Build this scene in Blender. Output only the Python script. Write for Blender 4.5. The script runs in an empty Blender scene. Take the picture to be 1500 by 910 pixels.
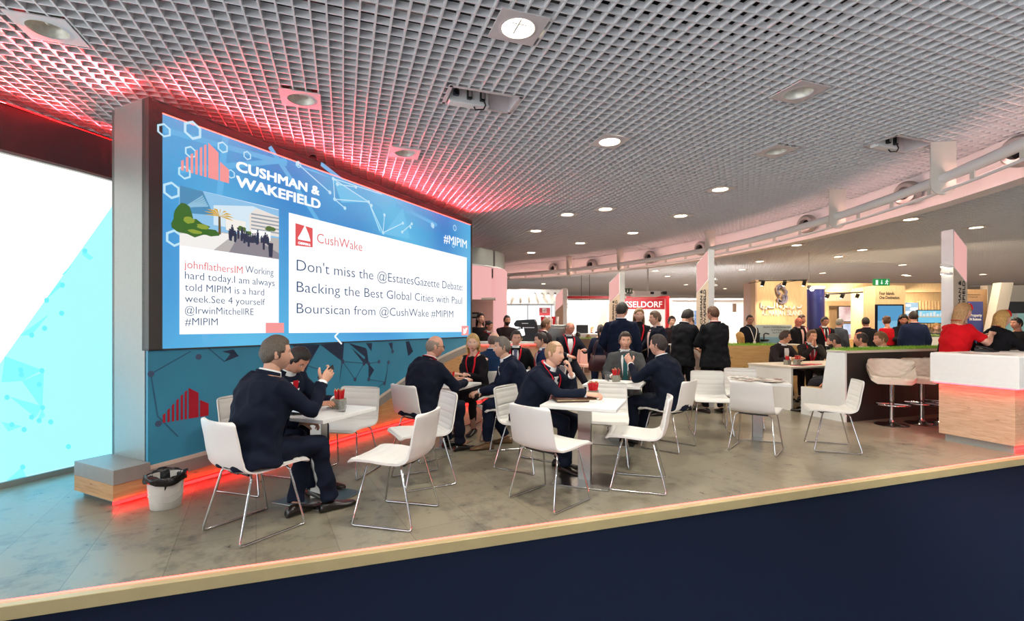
import bpy, bmesh, math, random
from mathutils import Vector, Matrix, Euler
R = math.radians
random.seed(7)
sc = bpy.context.scene
col = sc.collection
V = Vector
# ---------------------------------------------------------------- camera, world, exposure
CX, CY, F, CZ = 750.0, 477.0, 705.0, 1.40
cam = bpy.data.cameras.new('camera'); cam.sensor_width = 36; cam.lens = 36*F/1500
cam.shift_y = (CY-455)/1500; cam.clip_end = 200; cam.clip_start = .05
co = bpy.data.objects.new('camera', cam); col.objects.link(co)
co.location = (0, 0, CZ); co.rotation_euler = (R(90), 0, 0); sc.camera = co
sc.view_settings.view_transform = 'Standard'; sc.view_settings.look = 'None'
EXPO = 0.35; EM = 2**-EXPO     # self-lit screens keep their picture brightness at this exposure
sc.view_settings.exposure = EXPO; sc.view_settings.gamma = 1; sc.view_settings.use_curve_mapping = False
w = bpy.data.worlds.new('world'); sc.world = w; w.use_nodes = True
w.node_tree.nodes['Background'].inputs[0].default_value = (.89, .95, 1, 1)
# world light: lobe added from low left for the ceiling blades, dimmer elsewhere
_n, _l = w.node_tree.nodes, w.node_tree.links
_tc = _n.new('ShaderNodeTexCoord'); _dt = _n.new('ShaderNodeVectorMath'); _dt.operation = 'DOT_PRODUCT'; _dt.inputs[1].default_value = V((-.86, -.40, -.32)).normalized()
_mr = _n.new('ShaderNodeMapRange'); _mr.interpolation_type = 'SMOOTHSTEP'
_mr.inputs[1].default_value = .35; _mr.inputs[2].default_value = .95; _mr.inputs[3].default_value = .38; _mr.inputs[4].default_value = 3.3
_l.new(_tc.outputs['Generated'], _dt.inputs[0]); _l.new(_dt.outputs['Value'], _mr.inputs[0]); _l.new(_mr.outputs[0], _n['Background'].inputs[1])
RED_W = 215.0               # each red ceiling washer bar
DOWNLIGHT_W = 21.0          # each lit ceiling downlight
sc.cycles.max_bounces = 6; sc.cycles.diffuse_bounces = 3; sc.cycles.glossy_bounces = 3; sc.cycles.transmission_bounces = 5
sc.cycles.sample_clamp_indirect = 4; sc.cycles.caustics_reflective = False; sc.cycles.caustics_refractive = False

def fl(px, py, z=0.0):      # photo pixel -> point on the level z
    Y = F*(CZ-z)/(py-CY); return V(((px-CX)*Y/F, Y, z))
def at(px, py, Y):          # photo pixel -> point at depth Y
    return V(((px-CX)*Y/F, Y, CZ-(py-CY)*Y/F))

# ---------------------------------------------------------------- materials
def srgb(c):
    if isinstance(c, str):
        c = [int(c[i:i+2], 16)/255 for i in (0, 2, 4)]
    return tuple((x/12.92 if x <= .04045 else ((x+.055)/1.055)**2.4) for x in c[:3])
def new_mat(name):
    m = bpy.data.materials.new(name); m.use_nodes = True
    nt = m.node_tree; return m, nt, nt.nodes['Principled BSDF']
def mat(name, c, rough=.5, metal=0, noise=0, nscale=20, bump=0, bscale=60, emit=0, trans=0, coat=0, stretch=None, alpha=1, sheen=0, spec=None, ecol=None):
    """principled surface with fine procedural variation of colour and relief"""
    m, nt, b = new_mat(name); c = srgb(c)
    b.inputs['Base Color'].default_value = (*c, 1); b.inputs['Roughness'].default_value = rough
    b.inputs['Metallic'].default_value = metal
    if trans: b.inputs['Transmission Weight'].default_value = trans
    if coat: b.inputs['Coat Weight'].default_value = coat
    if sheen: b.inputs['Sheen Weight'].default_value = sheen
    if spec is not None: b.inputs['Specular IOR Level'].default_value = spec
    if alpha < 1: b.inputs['Alpha'].default_value = alpha
    if emit:
        b.inputs['Emission Color'].default_value = (*(srgb(ecol) if ecol else c), 1); b.inputs['Emission Strength'].default_value = emit
    if noise or bump:
        tc = nt.nodes.new('ShaderNodeTexCoord'); mp = nt.nodes.new('ShaderNodeMapping')
        nt.links.new(tc.outputs['Object'], mp.inputs[0])
        if stretch: mp.inputs['Scale'].default_value = stretch
    if noise:
        n = nt.nodes.new('ShaderNodeTexNoise'); n.inputs['Scale'].default_value = nscale; n.inputs['Detail'].default_value = 4
        nt.links.new(mp.outputs[0], n.inputs[0])
        r = nt.nodes.new('ShaderNodeMapRange'); r.inputs[1].default_value = .3; r.inputs[2].default_value = .7
        r.inputs[3].default_value = 1-noise; r.inputs[4].default_value = 1+noise
        nt.links.new(n.outputs[0], r.inputs[0])
        mx = nt.nodes.new('ShaderNodeVectorMath'); mx.operation = 'SCALE'; mx.inputs[0].default_value = c
        nt.links.new(r.outputs[0], mx.inputs['Scale']); nt.links.new(mx.outputs[0], b.inputs['Base Color'])
    if bump:
        n2 = nt.nodes.new('ShaderNodeTexNoise'); n2.inputs['Scale'].default_value = bscale; n2.inputs['Detail'].default_value = 3
        nt.links.new(mp.outputs[0], n2.inputs[0])
        bp = nt.nodes.new('ShaderNodeBump'); bp.inputs['Strength'].default_value = bump; bp.inputs['Distance'].default_value = .01
        nt.links.new(n2.outputs[0], bp.inputs['Height']); nt.links.new(bp.outputs[0], b.inputs['Normal'])
    return m
def emis(name, c, s=1.0):
    m, nt, b = new_mat(name); c = srgb(c)
    b.inputs['Base Color'].default_value = (0.02, .02, .02, 1); b.inputs['Roughness'].default_value = .6
    b.inputs['Specular IOR Level'].default_value = .1
    b.inputs['Emission Color'].default_value = (*c, 1); b.inputs['Emission Strength'].default_value = s*EM
    return m
def wood_mat(name, c1, c2, scale=3, axis=(1, 1, 14), knots=True, rough=.45):
    m, nt, b = new_mat(name); L = nt.links; N = nt.nodes
    tc = N.new('ShaderNodeTexCoord'); mp = N.new('ShaderNodeMapping'); mp.inputs['Scale'].default_value = axis
    L.new(tc.outputs['Object'], mp.inputs[0])
    n = N.new('ShaderNodeTexNoise'); n.inputs['Scale'].default_value = scale; n.inputs['Detail'].default_value = 6; n.inputs['Distortion'].default_value = 1.2
    L.new(mp.outputs[0], n.inputs[0])
    cr = N.new('ShaderNodeValToRGB'); cr.color_ramp.elements[0].position = .3; cr.color_ramp.elements[1].position = .7
    cr.color_ramp.elements[0].color = (*srgb(c2), 1); cr.color_ramp.elements[1].color = (*srgb(c1), 1)
    L.new(n.outputs[0], cr.inputs[0]); out = cr.outputs[0]
    if knots:
        mp2 = N.new('ShaderNodeMapping'); mp2.inputs['Scale'].default_value = [max(1, a*.22) for a in axis]
        L.new(tc.outputs['Object'], mp2.inputs[0])
        vo = N.new('ShaderNodeTexVoronoi'); vo.inputs['Scale'].default_value = scale*1.6; L.new(mp2.outputs[0], vo.inputs[0])
        mr = N.new('ShaderNodeMapRange'); mr.inputs[1].default_value = .03; mr.inputs[2].default_value = .13; mr.inputs[3].default_value = .45; mr.inputs[4].default_value = 1
        L.new(vo.outputs['Distance'], mr.inputs[0])
        mx = N.new('ShaderNodeVectorMath'); mx.operation = 'SCALE'
        L.new(out, mx.inputs[0]); L.new(mr.outputs[0], mx.inputs['Scale']); out = mx.outputs[0]
    L.new(out, b.inputs['Base Color']); b.inputs['Roughness'].default_value = rough
    return m

M = {}
M['white'] = mat('white_lacquer', 'ececea', .35, noise=.015)
M['chair'] = mat('white_shell', 'e6e3df', .38, noise=.02, nscale=8)
M['leather'] = mat('white_leather', 'eae8e3', .42, bump=.12, bscale=220)
M['chrome'] = mat('chrome', 'd2d2d2', .09, 1, noise=.02)
M['steel'] = mat('brushed_steel', 'a8a6a2', .28, 1, noise=.06, nscale=40, stretch=(1, 1, 12))
M['greymetal'] = mat('grey_laminate', 'a3a8a4', .42, .35, noise=.03, nscale=30)
M['greylam'] = mat('grey_band', '9a9893', .45, .15, noise=.03)
M['darkgrey'] = mat('charcoal_frame', '4a4846', .45, .2, noise=.04)
M['header'] = mat('dark_header', '3b3738', .6, noise=.04)
M['grid'] = mat('ceiling_grid_white', 'e8e7e7', .5, noise=.02)
M['plenum'] = mat('plenum_dark', '362f29', .9, noise=.3, nscale=1.2)
M['black'] = mat('black_plastic', '17171a', .4, noise=.05)
M['blackgloss'] = mat('black_gloss', '0c0c0e', .15, noise=.03)
M['gold'] = mat('satin_gold_trim', 'cbb98c', .42, .25, noise=.05, nscale=6)
M['wood'] = wood_mat('pale_knotty_oak', 'd3a878', 'b98a5c', 3, (1.2, 1.2, 16))
M['woodr'] = wood_mat('counter_oak', 'd6b89c', 'bd9878', 3.2, (1.6, 1.6, 13))
M['woodb'] = wood_mat('booth_timber', 'd9bd95', 'c8a67b', 4, (14, 14, 1), knots=False)
M['woody'] = wood_mat('planter_plywood', 'dcb57c', 'cda066', 2, (1.2, 1.2, 10), knots=True)
M['seatwood'] = wood_mat('bench_seat_wood', 'cdb083', 'b99665', 3, (2, 2, 10), knots=False)
M['fascia'] = mat('fascia_white', 'f6efec', .5, noise=.01)
M['pipe'] = mat('pipe_white_gloss', 'f4f0ec', .18, noise=.01, coat=.5)
M['bracket'] = mat('bracket_cream', 'd9d2c6', .45, noise=.02)
M['duct'] = mat('nozzle_grey', 'b9b4b0', .3, .5, noise=.03)
M['hole'] = mat('dark_hole', '0a0908', .9, noise=.05)
M['panelbrown'] = mat('dark_panel', '282522', .55, noise=.12, nscale=3, bump=.05)
M['brownpanel'] = mat('brown_laminate', '6b5446', .5, noise=.1, nscale=5)
M['grass'] = mat('artificial_grass', '86b03a', .7, noise=.3, nscale=90)
M['plaster'] = mat('white_wall', 'e9e6e2', .6, noise=.02)
M['cream'] = mat('cream_wall', 'd9cfc0', .6, noise=.02)
M['red'] = mat('sign_red', 'b3141f', .45, noise=.03)
M['redp'] = mat('pencil_red', 'd01522', .35, noise=.03)
M['pot'] = mat('grey_pot', '8d8c80', .5, noise=.05)
M['paper'] = mat('paper_white', 'f2f0ec', .7, noise=.01)
M['fglass'] = mat('clear_plastic', 'f4f6f6', .05, trans=.92, noise=.01)
M['brownleather'] = mat('brown_leather', '4a2a1e', .4, bump=.25, bscale=120, noise=.1)
M['plum'] = mat('plum_leather', '3f2028', .45, bump=.2, bscale=100, noise=.1)
M['bag'] = mat('bin_liner', '141414', .22, bump=.9, bscale=28)
M['binwhite'] = mat('bin_plastic', 'd9d6cf', .4, noise=.02)
M['textdark'] = mat('lettering_dark', '35302f', .5, noise=.05)
M['textwhite'] = mat('lettering_white', 'f5f3f0', .4, noise=.01)
M['silver'] = mat('sign_silver', 'e9e7e6', .3, .25, noise=.02)
M['ledred'] = emis('led_red', (1, .28, .24), 10)
M['ledredsoft'] = emis('led_red_soft', (1, .08, .08), 14)
M['lamp'] = emis('lamp_glow', (1, .95, .82), 9)
M['lampoff'] = mat('reflector', 'f6f2e2', .3, .15, noise=.12, nscale=40)
M['trimwhite'] = mat('downlight_trim', 'd9d2d2', .4, noise=.02)

# ---------------------------------------------------------------- mesh helpers
class MB:
    def __init__(s): s.v = []; s.f = []; s.m = []
    def add(s, vs, fs, mi=0):
        o = len(s.v); s.v += [tuple(x) for x in vs]; s.f += [[i+o for i in f] for f in fs]; s.m += [mi]*len(fs)
    def join(s, o, mi=0, T=None):
        s.add([T @ V(x) for x in o.v] if T else o.v, [], 0); k = len(s.v)-len(o.v)
        s.f += [[i+k for i in f] for f in o.f]; s.m += [x+mi for x in o.m]
    def box(s, c, d, mi=0, T=None):
        x, y, z = [q/2 for q in d]
        vs = [V((c[0]+i*x, c[1]+j*y, c[2]+k*z)) for i in (-1, 1) for j in (-1, 1) for k in (-1, 1)]
        if T: vs = [T @ q for q in vs]
        s.add(vs, [[0, 1, 3, 2], [4, 6, 7, 5], [0, 4, 5, 1], [2, 3, 7, 6], [0, 2, 6, 4], [1, 5, 7, 3]], mi)
    def prism(s, poly, z0, z1, mi=0, T=None):          # poly counter-clockwise in plan
        n = len(poly); vs = [V((p[0], p[1], z0)) for p in poly]+[V((p[0], p[1], z1)) for p in poly]
        if T: vs = [T @ q for q in vs]
        s.add(vs, [list(range(n))[::-1], list(range(n, 2*n))]+[[i, (i+1) % n, n+(i+1) % n, n+i] for i in range(n)], mi)
    def loft(s, rings, mi=0, cap=True, closed=True):
        n = len(rings[0]); vs = [p for r in rings for p in r]; fs = []
        for k in range(len(rings)-1):
            for i in range(n if closed else n-1):
                j = (i+1) % n; fs.append([k*n+i, k*n+j, (k+1)*n+j, (k+1)*n+i])
        if cap and closed: fs += [list(range(n))[::-1], list(range((len(rings)-1)*n, len(rings)*n))]
        s.add(vs, fs, mi)
    def tube(s, pts, r, n=10, mi=0, cap=True, flat=1.0, up=None):
        pts = [V(p) for p in pts]; rs = r if isinstance(r, (list, tuple)) else [r]*len(pts)
        t0 = (pts[1]-pts[0]).normalized(); u = V(up) if up else (V((0, 0, 1)) if abs(t0.z) < .9 else V((1, 0, 0)))
        rings = []
        for i, p in enumerate(pts):
            t = ((pts[min(i+1, len(pts)-1)]-p).normalized()+(p-pts[max(i-1, 0)]).normalized())
            t = t.normalized() if t.length > 1e-6 else t0
            u = (u-t*u.dot(t)).normalized(); b = t.cross(u)
            rings.append([p+(u*math.cos(a)*flat+b*math.sin(a))*rs[i] for a in [2*math.pi*k/n for k in range(n)]])
        s.loft(rings, mi, cap)
    def ell(s, c, r, n=16, m=10, mi=0, T=None):
        vs = []; fs = []; c = V(c)
        for i in range(m+1):
            t = math.pi*i/m
            for k in range(n):
                p = 2*math.pi*k/n
                q = V((r[0]*math.sin(t)*math.cos(p), r[1]*math.sin(t)*math.sin(p), r[2]*math.cos(t)))
                vs.append(c+(T @ q if T else q))
        for i in range(m):
            for k in range(n): fs.append([i*n+k, (i+1)*n+k, (i+1)*n+(k+1) % n, i*n+(k+1) % n])
        s.add(vs, fs, mi)
    def lathe(s, prof, n=24, c=(0, 0, 0), mi=0, cap=True):
        c = V(c); s.loft([[c+V((r*math.cos(a), r*math.sin(a), z)) for a in [2*math.pi*k/n for k in range(n)]] for r, z in prof], mi, cap)
    def build(s, name, mats, parent=None, loc=None, rz=0, smooth=40, bevel=0, mesh_name=None):
        me = bpy.data.meshes.new(mesh_name or name); me.from_pydata(s.v, [], s.f)
        if not isinstance(mats, (list, tuple)): mats = [mats]
        for m_ in mats: me.materials.append(M[m_] if isinstance(m_, str) else m_)
        if len(mats) > 1: me.polygons.foreach_set('material_index', s.m)
        me.validate(); me.update()
        if smooth:
            me.shade_smooth()
            if smooth < 180: me.set_sharp_from_angle(angle=R(smooth))
        o = bpy.data.objects.new(name, me); col.objects.link(o)
        if parent: o.parent = parent
        if loc is not None: o.location = loc
        if rz: o.rotation_euler.z = rz
        if bevel:
            b = o.modifiers.new('bevel', 'BEVEL'); b.width = bevel; b.segments = 2; b.limit_method = 'ANGLE'; b.angle_limit = R(40)
        return o
def tag(o, label, cat, group=None):
    o['label'] = label; o['category'] = cat
    if group: o['group'] = group
    return o
def empty(name, loc=(0, 0, 0), rz=0):
    o = bpy.data.objects.new(name, None); col.objects.link(o); o.location = loc; o.rotation_euler.z = rz; o.empty_display_size = .1
    return o
def thing(name, label, cat, loc=(0, 0, 0), rz=0, group=None): return tag(empty(name, loc, rz), label, cat, group)
def struct(o): o['kind'] = 'structure'; return o
def copy_tree(o, parent=None):
    c = o.copy(); col.objects.link(c)
    if parent: c.parent = parent
    for ch in list(o.children): copy_tree(ch, c)
    return c
def frame(o, xdir, zdir=(0, 0, 1)):                     # 4x4 with local x along xdir, local z up, local y = z x x
    x = V(xdir).normalized(); z = V(zdir).normalized(); y = z.cross(x).normalized(); z = x.cross(y)
    m = Matrix((x, y, z)).transposed().to_4x4(); m.translation = V(o); return m
def text(name, body, T, x0, x1, h, m, parent=None, bold=0.0, depth=.0, z0=0, align='L'):
    """lettering in local x (reading) / local z (up) of the frame T, from x0 to x1, capitals h high, baseline z0"""
    cu = bpy.data.curves.new(name, 'FONT'); cu.body = body; cu.size = 1; cu.offset = min(bold, 0); cu.extrude = .001; cu.resolution_u = 3
    o = bpy.data.objects.new(name, cu); col.objects.link(o)
    dg = bpy.context.evaluated_depsgraph_get(); me = bpy.data.meshes.new_from_object(o.evaluated_get(dg))
    bpy.data.objects.remove(o); bpy.data.curves.remove(cu)
    nv = len(me.vertices)
    if bold > 0:                                          # heavier strokes: the same letters laid over themselves, slightly shifted
        mb = MB(); vs = [v.co.copy() for v in me.vertices]; fs = [list(p.vertices) for p in me.polygons]
        for dx, dy in ((-1, -1), (1, -1), (-1, 1), (1, 1), (0, 0)): mb.add([V((q.x+dx*bold*1.3, q.y+dy*bold*1.3, q.z)) for q in vs], fs)
        bpy.data.meshes.remove(me); me = bpy.data.meshes.new(name); me.from_pydata(mb.v, [], mb.f)
    xs = [v.co.x for v in me.vertices]; a, b_ = min(xs), max(xs)
    cap = .729
    for i_, v in enumerate(me.vertices):
        X = x0+(v.co.x-a)/(b_-a)*(x1-x0); Z = z0+v.co.y/cap*h; v.co = T @ V((X, -depth-(.0008 if v.co.z > 0 else 0)-.0009*(i_//nv), Z))
    me.materials.clear(); me.materials.append(M[m] if isinstance(m, str) else m); me.name = name
    o = bpy.data.objects.new(name, me); col.objects.link(o)
    if parent: o.parent = parent
    return o

# directions of the hall grid: A runs away to the upper left, B along the platform edge
A = V((-.331, .9436, 0)); B = V((.9436, .331, 0))
def ab(p): return p.dot(B), p.dot(A)                     # (u, v)
def uv(u, v, z=0): return B*u+A*v+V((0, 0, z))
ANG = math.atan2(B.y, B.x)
# ---------------------------------------------------------------- floor and platform
def floor_mat():
    m, nt, b = new_mat('stone_vinyl'); L = nt.links; N = nt.nodes
    tc = N.new('ShaderNodeTexCoord'); mp = N.new('ShaderNodeMapping'); mp.inputs['Rotation'].default_value = (0, 0, R(62))
    L.new(tc.outputs['Object'], mp.inputs[0])
    n1 = N.new('ShaderNodeTexNoise'); n1.inputs['Scale'].default_value = 1.6; n1.inputs['Detail'].default_value = 8; n1.inputs['Roughness'].default_value = .65
    n2 = N.new('ShaderNodeTexNoise'); n2.inputs['Scale'].default_value = 9; n2.inputs['Detail'].default_value = 6; n2.inputs['Roughness'].default_value = .7
    L.new(mp.outputs[0], n1.inputs[0]); L.new(mp.outputs[0], n2.inputs[0])
    ad = N.new('ShaderNodeMath'); ad.operation = 'ADD'; L.new(n1.outputs[0], ad.inputs[0]); L.new(n2.outputs[0], ad.inputs[1])
    cr = N.new('ShaderNodeValToRGB'); e = cr.color_ramp.elements; e[0].position = .75; e[1].position = 1.25
    e[0].color = (*srgb('686459'), 1); e[1].color = (*srgb('938c79'), 1)
    md = N.new('ShaderNodeMath'); md.operation = 'MULTIPLY'; md.inputs[1].default_value = 1.0; L.new(ad.outputs[0], md.inputs[0]); L.new(md.outputs[0], cr.inputs[0])
    br = N.new('ShaderNodeTexBrick'); br.inputs['Scale'].default_value = 1; br.inputs['Brick Width'].default_value = .92; br.inputs['Row Height'].default_value = .46
    br.inputs['Mortar Size'].default_value = .0025; br.inputs['Color1'].default_value = (1, 1, 1, 1); br.inputs['Color2'].default_value = (.86, .86, .86, 1); br.inputs['Mortar'].default_value = (.55, .55, .55, 1)
    L.new(mp.outputs[0], br.inputs['Vector'])
    mx = N.new('ShaderNodeMix'); mx.data_type = 'RGBA'; mx.blend_type = 'MULTIPLY'; mx.inputs[0].default_value = 1
    L.new(cr.outputs[0], mx.inputs[6]); L.new(br.outputs[0], mx.inputs[7]); L.new(mx.outputs[2], b.inputs['Base Color'])
    rr = N.new('ShaderNodeMapRange'); rr.inputs[3].default_value = .2; rr.inputs[4].default_value = .42; L.new(n2.outputs[0], rr.inputs[0]); L.new(rr.outputs[0], b.inputs['Roughness'])
    return m
def carpet_mat():
    m = mat('navy_carpet', '121a2c', 1.0, noise=.35, nscale=900, bump=.5, bscale=700, spec=.02); return m
E0 = V((-2.56, 2.407, 0)); ED = V((.947, .320, 0)).normalized(); EN = V((ED.y, -ED.x, 0))     # platform edge, its direction, outward normal
mb = MB(); mb.box((11, 15.5, -.12), (36, 33.4, .1)); struct(mb.build('floor', carpet_mat(), smooth=0))
p0 = E0-ED*6; p1 = E0+ED*22; back = -EN*30
mb = MB(); mb.prism([p0, p1, p1+back, p0+back], -.069, 0); struct(mb.build('floor_platform', floor_mat(), smooth=0))
mb = MB(); q = EN*.028
mb.prism([p0-EN*.03, p0-EN*.03+q*0, p0+q, p1+q, p1-EN*.03][0:1]+[p0+q, p1+q, p1-EN*.03], -.069, .003)
struct(mb.build('trim_1', 'gold', smooth=0, bevel=.003))
def strip(name, a, b, w_, h, m, label, z=0.0, n=None):
    a, b = V(a), V(b); d = (b-a).normalized(); nn = V((d.y, -d.x, 0)) if n is None else n
    mb = MB(); mb.prism([a-nn*w_/2, a+nn*w_/2, b+nn*w_/2, b-nn*w_/2], z, z+h)
    o = mb.build('light_strip', m, smooth=0); tag(o, label, 'light strip'); return o
strip('s', p0-EN*.037, p1-EN*.037, .015, .006, 'ledred', 'long red glowing light strip set along the front edge of the raised platform')
# aisle carpet far behind, a warm beige runner
mb = MB(); mb.box((9, 22.5, .004), (31, 18, .006)); struct(mb.build('floor_aisle', mat('aisle_carpet', '8a6f5c', .95, noise=.15, nscale=60), smooth=0))

# ---------------------------------------------------------------- ceiling: open cell grid under a dark slab
H = 3.40; PITCH = .10; TH = .012; DEP = .046
def cl(px, py): return fl(px, py, H)
holes = []           # (u0,u1,v0,v1)
def hole(c, hu, hv): u, v = ab(c); holes.append((u-hu, u+hu, v-hv, v+hv))
SB1 = cl(706, 147); SB2 = cl(1318, 212)
hole(SB1, .30, .15); hole(SB2, .30, .15)
for q_ in ((70, 42), (441, 145), (593, 224), (1170, 135), (1137, 221)): hole(cl(*q_), .14, .14)
u0, u1, v0, v1 = -8, 32, -2, 34
def spans(lo, hi, cuts):
    out = []; x = lo
    for a_, b_ in sorted(cuts):
        if a_ > x: out.append((x, a_))
        x = max(x, b_)
    out.append((x, hi)); return out
mb = MB(); TG = frame((0, 0, 0), B)
i = 0; u = u0
while u < u1:
    for a_, b_ in spans(v0, v1, [(h[2], h[3]) for h in holes if h[0] < u < h[1]]):
        mb.box((u, (a_+b_)/2, H+DEP/2), (TH, b_-a_, DEP), 0, TG)
    u += PITCH
v = v0
while v < v1:
    for a_, b_ in spans(u0, u1, [(h[0], h[1]) for h in holes if h[2] < v < h[3]]):
        mb.box(((a_+b_)/2, v, H+DEP/2+.0012), (b_-a_, TH, DEP-.001), 0, TG)
    v += PITCH
struct(mb.build('ceiling', 'grid', smooth=0))
mb = MB(); mb.box((8, 15.5, 4.1), (50, 35, .1)); struct(mb.build('ceiling_slab', 'plenum', smooth=0))
# things lying in the void above the grid
for k, (px, py, L_, wd, hh, m_, lab) in enumerate([(548, 60, 2.2, .34, .16, 'black', 'black cable tray seen through the ceiling grid above the large screen'),
                              (640, 30, 3.4, .10, .10, 'duct', 'grey pipe in the ceiling void beside the black cable tray'),
                              (930, 60, 3.0, .5, .22, 'black', 'black duct in the ceiling void near the front service box')]):
    c = fl(px, py, 3.7); c.z = 3.72+k*.04; mb = MB()
    if m_ == 'duct': mb.tube([c-B*L_/2, c+B*L_/2], .05, 14)
    else: mb.box((0, 0, 0), (L_, wd, hh), 0, frame(c, B))
    r_ = thing('cable_tray' if k == 0 else 'ceiling_pipe' if k == 1 else 'ceiling_duct', lab, 'duct', (0, 0, 0)); mb.build('body', m_, r_)
    for s_ in (-.4, .4):
        mb = MB(); mb.tube([c+B*s_*L_, V(((c+B*s_*L_).x, (c+B*s_*L_).y, 4.06))], .006, 6); mb.build('hanger', 'steel', r_)

# ---------------------------------------------------------------- downlights
def dl_meshes():
    d = {}
    mb = MB(); mb.lathe([(.135, .0), (.135, .006), (.115, .006), (.112, .0)], 32, cap=False)
    mb.loft([[V((r*math.cos(a), r*math.sin(a), z)) for a in [2*math.pi*k/32 for k in range(32)]] for r, z in [(.135, 0), (.112, -.003), (.112, .006)]], 0, False)
    d['ring'] = mb
    mb = MB(); k = 32
    sq = [(-.165, -.165), (.165, -.165), (.165, .165), (-.165, .165)]
    def sqp(a):
        c_, s_ = math.cos(a), math.sin(a); q_ = max(abs(c_), abs(s_)); return V((c_/q_*.165, s_/q_*.165, 0))
    ag = [2*math.pi*i/k+math.pi/4 for i in range(k)]
    for zz in (0, .008):
        mb.loft([[sqp(a)+V((0, 0, zz)) for a in ag], [V((.13*math.cos(a), .13*math.sin(a), zz)) for a in ag]], 0, False)
    mb.loft([[sqp(a) for a in ag], [sqp(a)+V((0, 0, .008)) for a in ag]], 0, False)
    d['panel'] = mb
    mb = MB(); mb.lathe([(.13, .004), (.12, .04), (.09, .085), (.05, .11), (.001, .115)], 32, cap=False); d['refl'] = mb
    mb = MB(); mb.lathe([(.001, .012), (.06, .010), (.108, .006), (.110, .018), (.001, .022)], 32, cap=False); d['lens'] = mb
    mb = MB(); mb.ell((0, 0, .075), (.022, .022, .04), 12, 8); d['bulb'] = mb
    return d
DL = dl_meshes(); proto = {}
def downlight(px, py, lit, label, group=None, power=None, warm=(1, .93, .8), pos=None):
    c = cl(px, py) if pos is None else V((pos.x, pos.y, H)); c.z = H-.008
    r_ = thing('downlight', label, 'ceiling light', c, ANG, group)
    def part(nm, key, m_):
        if (nm, m_) not in proto: proto[(nm, m_)] = DL[key].build(nm, m_, smooth=40).data; bpy.data.objects.remove(bpy.data.objects[-1]) if False else None
        o = bpy.data.objects.new(nm, proto[(nm, m_)]); col.objects.link(o); o.parent = r_
    def part2(nm, key, m_):
        if (nm, m_) in proto:
            o = bpy.data.objects.new(nm, proto[(nm, m_)]); col.objects.link(o); o.parent = r_
        else: proto[(nm, m_)] = DL[key].build(nm, m_, r_).data
    part2('panel', 'panel', 'trimwhite')
    if lit:
        part2('lens', 'lens', 'lamp'); part2('trim_ring', 'ring', 'trimwhite')
        l = bpy.data.lights.new('lamp_or_fill_light', 'AREA'); l.shape = 'DISK'; l.size = .2; l.energy = power or DOWNLIGHT_W; l.color = warm; l.spread = R(150)
        lo = bpy.data.objects.new('lamp_or_fill_light', l); col.objects.link(lo); lo.parent = r_; lo.location = (0, 0, -.012)
    else:
        part2('reflector', 'refl', 'lampoff'); part2('bulb', 'bulb', 'lampoff'); part2('trim_ring', 'ring', 'trimwhite')
    return r_
downlight(70, 42, 0, 'unlit square downlight over the glowing left backlit panel, in the red-lit corner of the ceiling')
downlight(441, 145, 0, 'unlit square downlight just above the top middle of the large screen')
downlight(593, 224, 0, 'unlit square downlight between the service box and the right half of the screen top')
downlight(1170, 135, 0, 'pale square downlight standing alone in the grid between the two service boxes')
downlight(1137, 221, 0, 'small dim round downlight left of the far service box')
for px, py, lab in [(759, 40, 'brightest nearest lit downlight at the top middle of the photo'), (893, 207, 'bright lit downlight right of the front service box, second nearest'),
                    (1055, 277, 'lit downlight in the ceiling above the standing man at the column sign'), (887, 306, 'lit downlight, right one of the close pair above the aisle middle'),
                    (831, 314, 'lit downlight, left one of the close pair above the aisle middle'), (997, 316, 'lit downlight just before the curved pipe, right of the close pair'),
                    (785, 338, 'lit downlight in reddish grid left of the close pair'), (927, 341, 'flat-looking lit downlight right below the close pair near the curved beam'),
                    (850, 356, 'small lit downlight centred above the far counter near the curved beam'), (778, 370, 'smallest lit downlight beside the curved grey header of the storeroom')]:
    downlight(px, py, 1, lab, None, DOWNLIGHT_W*(1.2 if py < 100 else 1))
for x, y in [(-2.6, 1.0), (.2, 1.6), (2.4, 1.2), (-1.6, -.8), (1.2, -.9), (3.8, -.4), (5.6, 1.8), (4.4, 3.0)]:      # unseen downlights added beside and behind the camera to light people and floor
    if 0: pass
    c_ = V((x, y, 0)); downlight(CX+F*c_.x/c_.y if c_.y > .2 else 0, 0, 1, 'lit downlight added out of view to light the lounge', 'added downlights out of view', DOWNLIGHT_W*(3.4 if x > 3 else 1.2), (1, .93, .82), c_)
k = 0
for px, py in [(1334, 321), (1430, 333), (1228, 376), (1167, 359), (1263, 366), (1322, 388), (1113, 383), (1330, 404), (1440, 402), (960, 397), (1087, 395), (1205, 400), (1385, 420)]:
    downlight(px, py, 1, 'lit downlight in the warm ceiling behind the curved white beam', 'downlights beyond the curved beam', DOWNLIGHT_W*2.2, (1, .82, .58))

for x, y in [(.4, 19), (3.2, 18.2), (6.3, 19.5), (1.5, 23), (4.8, 22.5), (8.5, 23.5), (12, 21.5), (15.5, 19), (16.5, 24), (11.5, 26), (3, 27), (7, 28)]:  # lamps added at free positions to brighten the far ceiling
    downlight(0, 0, 1, 'far lit downlight added deep in the hall to brighten it, a thin sliver', 'added downlights deep in the hall', DOWNLIGHT_W*2.5, (1, .95, .88) if x < 8 else (1, .85, .65), V((x, y, 0)))
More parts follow.
